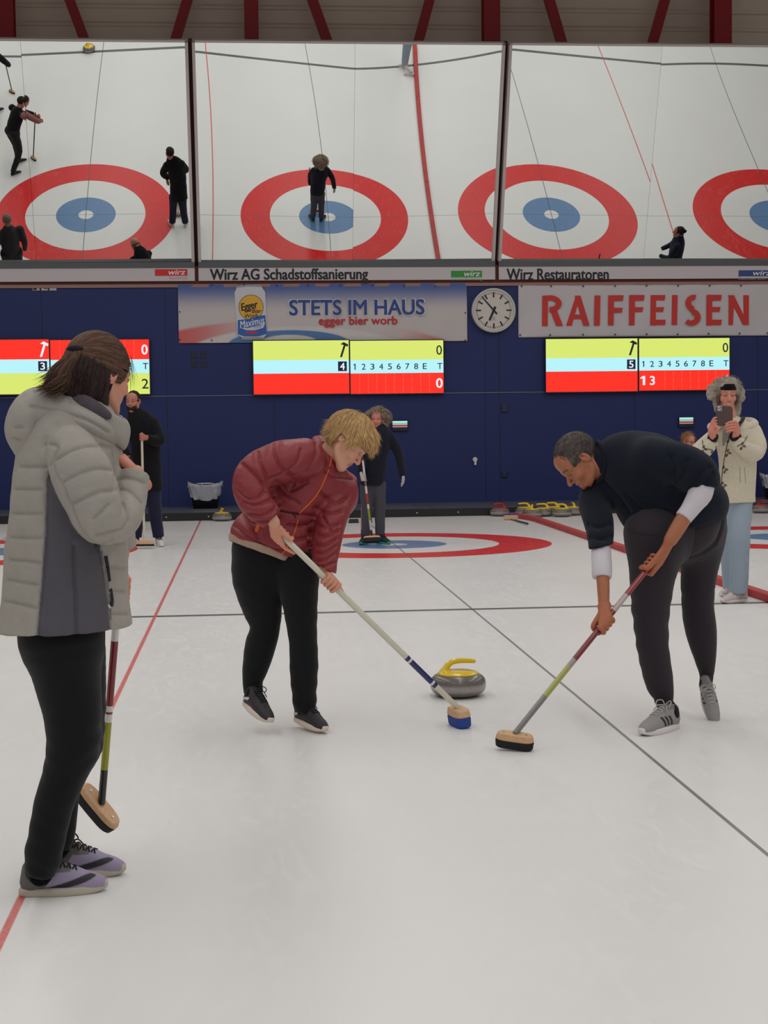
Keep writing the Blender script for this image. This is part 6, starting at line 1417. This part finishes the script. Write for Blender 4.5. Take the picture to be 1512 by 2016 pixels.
    fh = [Ell(to_w(hc, M, (0, -.025, .045), hs), np.array([.110, .112, .090])*hs, M, .02), Limb([(to_w(hc, M, (-.095, -.01, .03), hs), .042), (to_w(hc, M, (-.108, .01, -.03), hs), .036)], k=.02), Limb([(to_w(hc, M, (.108, .0, .03), hs), .046), (to_w(hc, M, (.124, .01, -.01), hs), .040)], k=.02),
          Limb([(to_w(hc, M, (-.075, -.02, -.04), hs), .045), (to_w(hc, M, (-.075, -.02, -.12), hs), .045), (to_w(hc, M, (-.06, .02, -.19), hs), .04)], k=.02), Limb([(to_w(hc, M, (.075, -.02, -.04), hs), .035), (to_w(hc, M, (.07, -.02, -.12), hs), .03)], k=.02),
          Ell(to_w(hc, M, (0, .11, -.025), hs), np.array([.072, .105, .115])*hs, M, .015, 's')]
    v, f = sculpt(fh, .005, 1); n = normals(v, f); v = v+n*(.007*wav(v, 60, 5)+.004*wav(v, 140, 6))[:, None]
    ho = mk('fur_hat', v, f, M_fleece(), body, vcol=furc*(1+.18*wav(v, 90, 8)[:, None]))
    fr_ = sphere_roots(900, (0, -.025, .045), (.113, .115, .092), lambda x, y, z: (y < .05) | (z > .1), 3)
    sv, sf, sc_ = strands(hc, M, hs, fr_, lambda Q: (Q-[0, -.02, .05])*9+RNG.normal(size=Q.shape)*.6, 5, .006, .0016, [], furc*1.15, .3, .002, .25, .5, seed=8); mk('hat_fur', sv, sf, M_hair(), ho, vcol=sc_)
    cloth('headband', [Ell(to_w(hc, M, (0, -.018, .034), hs), np.array([.083, .108, .094])*hs, M, .0), Ell(to_w(hc, M, (0, .045, .047), hs), np.array([.067, .054, .060])*hs, M, .01), Half(to_w(hc, M, (0, .08, .088), hs), M[:, 2]), Half(to_w(hc, M, (0, .08, .040), hs), -M[:, 2])], .004, g3(16, 15, 17), M_knit(), body)
    hcl = g3(120, 90, 66); r_ = sphere_roots(300, (0, -.01, 0), (.078, .09, .09), lambda x, y, z: (np.abs(x) > .055) & (y > .01) & (y < .05) & (z < .04) & (z > -.02), 3)
    sv, sf, sc_ = strands(hc, M, hs, r_, lambda Q: np.tile([0, .0, -1.], (len(Q), 1)), 8, .010, .0024, [((0, -.01, -.01), (.070, .085, .11))], hcl, .3, .004, 0, .15, seed=8); mk('hair', sv, sf, M_hair(), body, vcol=sc_)
    # shoes
    wsh = g3(196, 184, 180)
    def sc(L_):
        x, y, z = L_.T; c = np.tile(wsh, (len(L_), 1))
        for i in range(3): c[(np.abs(y-.12-.022*i+.4*(z-.05)) < .005) & (z > .03) & (z < .075)] = g3(228, 222, 220)
        c[z > .095] = wsh*.6; return c
    lw = mat('white_lace', rgb(214, 208, 204), .8)
    for (h_, t_) in ((fp(1471, 1184), fp(1413, 1187)), (fp(1466, 1171), fp(1420, 1173))):
        so, s_ = shoe(body, h_, N(t_-h_+np.array([0, -.06, 0])), (0, 0, 1), sc, rgb(224, 216, 214), L=.27, lace=lw, h=.0045, sock=(g3(200, 188, 184), J['legs'][1 if h_[1] < -6.3 else 0][-1][0]))
        if h_[1] < -6.3: patch('sole_mark', bvh(*mesh_of([c for c in so.children if c.name.startswith('sole')][0])), [[(1454, 1187), (1462, 1182), (1474, 1183), (1468, 1190), (1456, 1191)]], mat('magenta_mark', rgb(160, 40, 84), .5), so, step=.7)
    # phone (a thing of its own, held)
    pr = np.stack([_R, -_F, _U], 1); q = MB(); hw, hh = 17.5*mpp(Y3-.33), 20.5*mpp(Y3-.33)
    root = empty('smartphone', phC); tag(root, 'brown cased phone held up by the woman in the cream jacket', 'phone')
    pr = frame((.08, -1, .1), (.04, .05, 1)); Mx = np.stack([pr[:, 0], pr[:, 1], pr[:, 2]], 1)
    cn = []
    for i in range(24):
        t = 2*math.pi*i/24; cn.append((math.copysign(abs(math.cos(t))**.35, math.cos(t))*hw, math.copysign(abs(math.sin(t))**.35, math.sin(t))*hh))
    q.prism(cn, -.006, .006); q.xf(Mx, phC); bevel(q.build('case', mat('brown_leather', rgb(78, 56, 52), .5, bump=.1, bscale=120), root), .002)
    q = MB(); sx = 1.0
    cam_c = (hw*.62, hh*.72)
    q.prism([(cam_c[0]+a*.016, cam_c[1]+b_*.018) for a, b_ in ((-1, -1), (1, -1), (1, 1), (-1, 1))], .006, .008); q.xf(Mx, phC); co = q.build('camera_block', mat('silver_block', rgb(186, 190, 206), .3, .2), root)
    for a, b_ in ((-.4, .45), (-.4, -.45), (.5, 0)):
        q = MB(); q.prism([(cam_c[0]+a*.016+.005*math.cos(t*.5236), cam_c[1]+b_*.018+.005*math.sin(t*.5236)) for t in range(12)], .008, .0095); q.xf(Mx, phC); q.build('lens', case, co)
woman_filming()

# ---- long-haired woman standing in the house
Y4 = .15
def woman_back():
    hc = P(742, 824, Y4); M = frame((-.22, -1, -.06), (0, 0, 1))
    J = {'torso': pj([(733, 955, 24), (733, 944, 25), (735, 925, 26), (737, 900, 26), (742, 875, 27), (746, 856, 24), (746, 846, 12)], Y4), 'tflat': ((0, 1, 0), .88)}
    J['arms'] = [pj([(720, 866, 11, -.02), (711, 896, 10, -.1), (712, 940, 7.5, -.16)], Y4), pj([(768, 862, 11), (784, 892, 9.5), (793, 938, 7.5, -.06)], Y4)]
    J['legs'] = [pj([(723, 956, 15), (722, 1000, 12), (719, 1056, 9.5)], Y4), pj([(745, 956, 15), (748, 1000, 11.5), (748, 1056, 9.5)], Y4)]
    J['hips'] = pj([(727, 957, 15), (742, 957, 15)], Y4)
    top = P(711, 880, Y4-.24); foot = P(732, 1056, Y4-.28); u = N(top-foot); C = P(716, 940, Y4-.25)
    h1 = grip_hand(P(711, 932, Y4-.17), C, -u, .014, .95, back=(-.3, -1, 0)); h2 = open_hand(P(794, 930, Y4-.06), (0, -.05, -1), (.9, -.3, 0), 1.0, .4, -1)
    nav = g3(30, 32, 44)
    def tc(v):
        c = np.tile(g3(74, 74, 80), (len(v), 1)); x, y = proj(v)
        for i in range(3):
            a = 705.5+i*2.6; m = (y > 998) & (y < 1042) & (np.abs(x-a-(y-998)*.01) < .75) & (v[:, 1] < Y4); c[m] = g3(214, 120, 120) if i != 1 else g3(220, 200, 200)
        return c
    b = figure('long-haired person in a navy sweater and white gloves standing on the blue ring', (hc, M[:, 1], M[:, 2], 1.0), J, {'jacket': nav, 'trousers': tc, 'collar': nav, 'shoe': g3(26, 34, 44)},
               res=.009, hair='long', hair_col=g3(146, 130, 112), skin=g3(204, 132, 118), gloves=g3(196, 190, 188), hands=[h1, h2], shoe_dir=[(-.35, -1), (.55, -1)], shoe_sole=rgb(40, 150, 130))
    hk = g3(156, 138, 118); sh = [((0, -.022, .034), (.084, .104, .095))]
    r_ = sphere_roots(700, (0, -.022, .034), (.084, .104, .095), lambda x, y, z: ((y < .05) | (z > .085)) & (z > -.02), 3); crown = np.array([.01, -.03, .13])
    fl = lambda Q: np.stack([(Q[:, 0]-.01)*14, (Q[:, 1]+.02)*3-.2, -.5-0*Q[:, 0]-8*np.clip(.08-Q[:, 2], 0, .1)], 1)+.5*np.sin(Q[:, 2:3]*70+Q[:, :1]*30)*np.array([1, .3, 0])
    sv, sf, sc_ = strands(hc, M, 1.0, r_, fl, 17, .0125, .0038, sh, hk, .3, .016, .2, .35, seed=8, pull=.12, wave=.5, stopf=lambda Q: (Q[:, 1] > .05) & (Q[:, 2] < .06) & (np.abs(Q[:, 0]) < .05)); mk('hair_strands', sv, sf, M_hair(), b, vcol=sc_)
    cloth('collar', [Limb([(P(741, 846, Y4), .060), (P(741, 841, Y4), .056)], k=.01)], .006, nav*.8, M_knit(), b)
    broom('broom with red, white and lime shaft held by the long-haired woman', top, foot, (1, -.03, .03), (0, .45, 1), [(0, .15, maroon), (.15, .30, whitec), (.30, .44, rgb(130, 100, 96)), (.44, .52, whitec), (.52, .64, rgb(170, 40, 46)), (.64, .69, whitec), (.69, .82, lime), (.82, .93, rgb(190, 190, 190)), (.93, 1, blk)], kpad, L=.205, wd=.06, tw=.022, tp=.05, r=(.012, .013))
woman_back()

# ---- man in the long black coat behind the woman in grey
Y5 = .45
def man_coat():
    hc = P(262, 790, Y5); M = frame((-.30, -1, -.05), (0, 0, 1))
    J = {'torso': pj([(290, 940, 27), (289, 905, 28), (286, 870, 29), (280, 838, 28), (270, 822, 20), (264, 812, 12)], Y5), 'tflat': ((0, 1, 0), .75)}
    J['arms'] = [pj([(252, 838, 13), (238, 872, 12, -.05), (252, 900, 10, -.14)], Y5), pj([(300, 835, 14), (313, 862, 12.5, -.08), (308, 868, 11, -.14), (287, 862, 8, -.24)], Y5)]
    J['legs'] = [pj([(272, 960, 15), (271, 1010, 12.5), (268, 1058, 11.5)], Y5), pj([(302, 960, 16), (306, 1010, 13), (312, 1058, 11.5)], Y5)]
    J['hips'] = pj([(280, 955, 18), (296, 955, 18)], Y5)
    top = P(279, 852, Y5-.28); foot = P(284, 1064, Y5-.34); u = N(top-foot)
    h1 = grip_hand(P(290, 862, Y5-.25), P(280, 860, Y5-.28), -u, .0145, 1.0, back=(.2, -1, 0))
    h2 = open_hand(P(250, 905, Y5-.16), (0, -.1, -1), (-.8, -.5, 0), 1.0, .6, 1)
    bl_ = g3(22, 22, 26)
    b = figure('bearded person in a long black coat behind the woman in grey', (hc, M[:, 1], M[:, 2], 1.02), J, {'jacket': bl_, 'jname': 'coat', 'trousers': g3(30, 34, 58), 'collar': bl_, 'shoe': g3(214, 208, 204)},
               res=.010, hair='short', hair_col=g3(40, 30, 28), skin=g3(186, 126, 106), hands=[h1, h2], coat_len=pj([(290, 925, 28), (292, 965, 30)], Y5), shoe_dir=[(-.5, -1), (.25, -1)])
    v, f = sculpt([Ell(to_w(hc, M, (0, .045, -.075), 1.02), (.062, .058, .050), M, .01), Ell(to_w(hc, M, (0, .085, -.045), 1.02), (.030, .04, .028), M, .005, 's')], .005); mk('beard', v, f, M_hair(), b, vcol=g3(44, 32, 30))
    cloth('collar', [Limb([(P(266, 822, Y5), .068), (P(265, 814, Y5), .062)], k=.01)], .007, bl_, M_knit(), b)
    broom('white-shafted broom held upright by the man in the black coat', top, foot, (1, -.1, 0), (-.02, .1, 1), [(0, .55, cream), (.55, .565, navy), (.565, .60, whitec), (.60, .615, navy), (.615, 1, cream)], kpad, L=.235, wd=.07, tw=.045, tp=.02, r=(.0145, .0145))
man_coat()

# ---- curly-haired boy behind the man, seen only from the head up
def boy():
    Yb = 3.43; hc = P(1356, 869, Yb); org = np.array([hc[0]+.02, Yb, 0]); k = (hc[2]+.11)/1.70
    J, T, f_, sd = body_joints(org, (.25, -1), height=1.70*k/1.0*1.0)
    b = figure('curly-haired child with glasses in a grey-green jacket, mostly hidden behind the bending man', (hc, (.55, -1, -.15), (0, 0, 1), .95), J, {'jacket': g3(70, 86, 86), 'trousers': g3(40, 44, 56), 'collar': g3(70, 86, 86), 'shoe': g3(40, 40, 44)}, res=.012, hair='curly', hair_col=g3(170, 124, 84), skin=g3(206, 146, 124), shoe_dir=[(.2, -1), (.2, -1)])
    M = frame((.55, -1, -.15), (0, 0, 1)); q = MB()
    for s_ in (-1, 1):
        q.tube([to_w(hc, M, (s_*.032+.021*math.cos(t*.524), .092, -.003+.018*math.sin(t*.524)), .95) for t in range(13)], .0024, 5)
        q.tube([to_w(hc, M, p_, .95) for p_ in ((s_*.053, .090, 0), (s_*.078, .03, .004), (s_*.08, -.01, .002))], .0022, 5)
    q.tube([to_w(hc, M, p_, .95) for p_ in ((-.011, .098, -.003), (0, .104, .0), (.011, .098, -.003))], .0022, 5); q.build('glasses', mat('copper_wire', rgb(150, 84, 60), .4, .5), b)
    rt = sphere_roots(420, (0, -.022, .034), (.088, .108, .098), lambda x, y, z: (y < .06) & (z > -.04), 3)
    sv, sf, sc_ = strands(hc, M, .95, rt, lambda Q: np.cross(Q-[0, -.02, .03], RNG.normal(size=Q.shape))*12+(Q-[0, -.02, .03])*4, 7, .007, .0035, [], g3(176, 128, 84), .3, .004, 0, .5, seed=3); mk('hair_curls', sv, sf, M_hair(), b, vcol=sc_)
boy()

# ---- players on the neighbouring sheets, visible in the mirrors
def mirror_people():
    # sweeping in black vest with pink sleeves, at the red ring of the left sheet
    J, T, f, sd = body_joints((-6.30, -1.72, 0), (.75, -.6), height=1.68, lean=.42, arms=[[(.20, .17, 1.33), (.26, .40, 1.12), (.10, .55, 1.05)], [(-.20, .17, 1.33), (-.24, .42, 1.10), (-.05, .60, .95)]], legs=[[(.09, -.02, .90), (.12, .10, .50), (.16, .14, .09)], [(-.09, -.02, .90), (-.12, .02, .48), (-.16, -.22, .09)]])
    figure('person in a black vest with pink sleeves bent over a broom in the left mirror', (T((0, .30, 1.50)), (f[0], f[1], -.6), (f[0]*.4, f[1]*.4, 1), 1.0), J, {'jacket': lambda v: np.where((np.abs((v-np.array([-6.30, -1.72, 0]))@sd) > .20)[:, None], g3(150, 104, 100), g3(26, 24, 28)), 'trousers': g3(30, 30, 34), 'collar': g3(26, 24, 28), 'shoe': g3(20, 20, 22)}, res=.014, hair='short', hair_col=g3(40, 32, 30), skin=g3(190, 130, 110), hands=[grip_hand(T((.10, .55, 1.05)), T((.02, .62, 1.0)), (0, 0, 1), .013), grip_hand(T((-.05, .60, .95)), T((0, .66, .88)), (0, 0, 1), .013)], shoe_dir=[(f[0], f[1])]*2)
    tp_ = T((.03, .55, 1.12)); ft = np.array([-6.02, -2.06, .06])
    broom('dark broom of the sweeper in the black vest, seen only in the left mirror', tp_, ft, sd, (0, 0, 1), [(0, 1, rgb(60, 60, 64))], kpad)
    # player at the far left with a broom
    J, T, f, sd = body_joints((-6.98, -4.05, 0), (.7, -.7), height=1.75, lean=.3, arms=[[(.20, .12, 1.34), (.28, .30, 1.10), (.18, .48, .92)], [(-.20, .12, 1.34), (-.26, .32, 1.08), (-.02, .52, .88)]])
    figure('person in black at the edge of the left mirror gripping a broom', (T((0, .22, 1.55)), (f[0], f[1], -.4), (f[0]*.2, f[1]*.2, 1), 1.0), J, {'jacket': g3(24, 24, 28), 'trousers': g3(28, 28, 32), 'collar': g3(24, 24, 28), 'shoe': g3(20, 20, 22)}, res=.014, hair='short', hair_col=g3(60, 50, 44), skin=g3(196, 130, 110), hands=[grip_hand(T((.18, .48, .92)), T((.10, .55, .88)), (0, 0, 1), .013)], shoe_dir=[(f[0], f[1])]*2)
    broom('dark broom of the player at the edge of the left mirror', T((.10, .52, .98)), T((.28, .75, .06)), sd, (0, 0, 1), [(0, 1, rgb(70, 70, 74))], kpad)
    # grey-haired man, grey jacket
    J, T, f, sd = body_joints((-6.00, 2.62, 0), (-.3, -1), height=1.80)
    figure('grey-haired person in a dark grey jacket at the lower left of the left mirror', (T((0, .03, 1.60)), f, (0, 0, 1), 1.0), J, {'jacket': g3(62, 60, 64), 'trousers': g3(40, 40, 46), 'collar': g3(62, 60, 64), 'shoe': g3(30, 30, 32)}, res=.014, hair='short', hair_col=g3(122, 112, 104), skin=g3(190, 130, 110), hands=[open_hand(T((.25, .06, .86)), (0, 0, -1), sd)], shoe_dir=[(f[0], f[1])]*2)
    # bald man stooping
    J, T, f, sd = body_joints((-3.40, 3.22, 0), (-.55, -.85), height=1.62, lean=.75, bulk=.95, arms=[[(.18, .30, 1.16), (.20, .40, .95), (.16, .52, .80)], [(-.18, .30, 1.16), (-.20, .40, .95), (-.14, .52, .80)]])
    figure('bald stooping person in a black jacket at the bottom edge of the left mirror', (T((0, .50, 1.34)), (f[0], f[1], -.7), (f[0]*.6, f[1]*.6, 1), 1.0), J, {'jacket': g3(26, 24, 26), 'trousers': g3(28, 28, 32), 'collar': g3(26, 24, 26), 'shoe': g3(30, 30, 32)}, res=.014, hair='bald', hair_col=g3(96, 76, 66), skin=g3(196, 134, 112), shoe_dir=[(f[0], f[1])]*2)
    # dark-haired player with a bun
    J, T, f, sd = body_joints((6.62, 2.90, 0), (-.9, -.3), height=1.76, arms=[[(.20, 0, 1.37), (.24, .10, 1.12), (.12, .28, 1.05)], [(-.20, 0, 1.37), (-.24, .10, 1.12), (-.10, .28, 1.05)]])
    figure('person with a dark hair bun in a navy jacket in the right mirror', (T((0, .03, 1.56)), f, (0, 0, 1), 1.0), J, {'jacket': g3(38, 42, 60), 'trousers': g3(36, 36, 44), 'collar': g3(38, 42, 60), 'shoe': g3(30, 30, 32)}, res=.014, hair='bun', hair_col=g3(44, 32, 28), skin=g3(184, 122, 96), shoe_dir=[(f[0], f[1])]*2)
    broom('thin black broom leaning near the child, its tip seen in the right mirror', np.array([5.15, 3.05, 1.22]), np.array([4.98, 3.35, .06]), (1, 0, 0), (0, 0, 1), [(0, .12, blk), (.12, .14, whitec), (.14, .2, blk), (.2, .22, whitec), (.22, 1, blk)], kpad)
mirror_people()
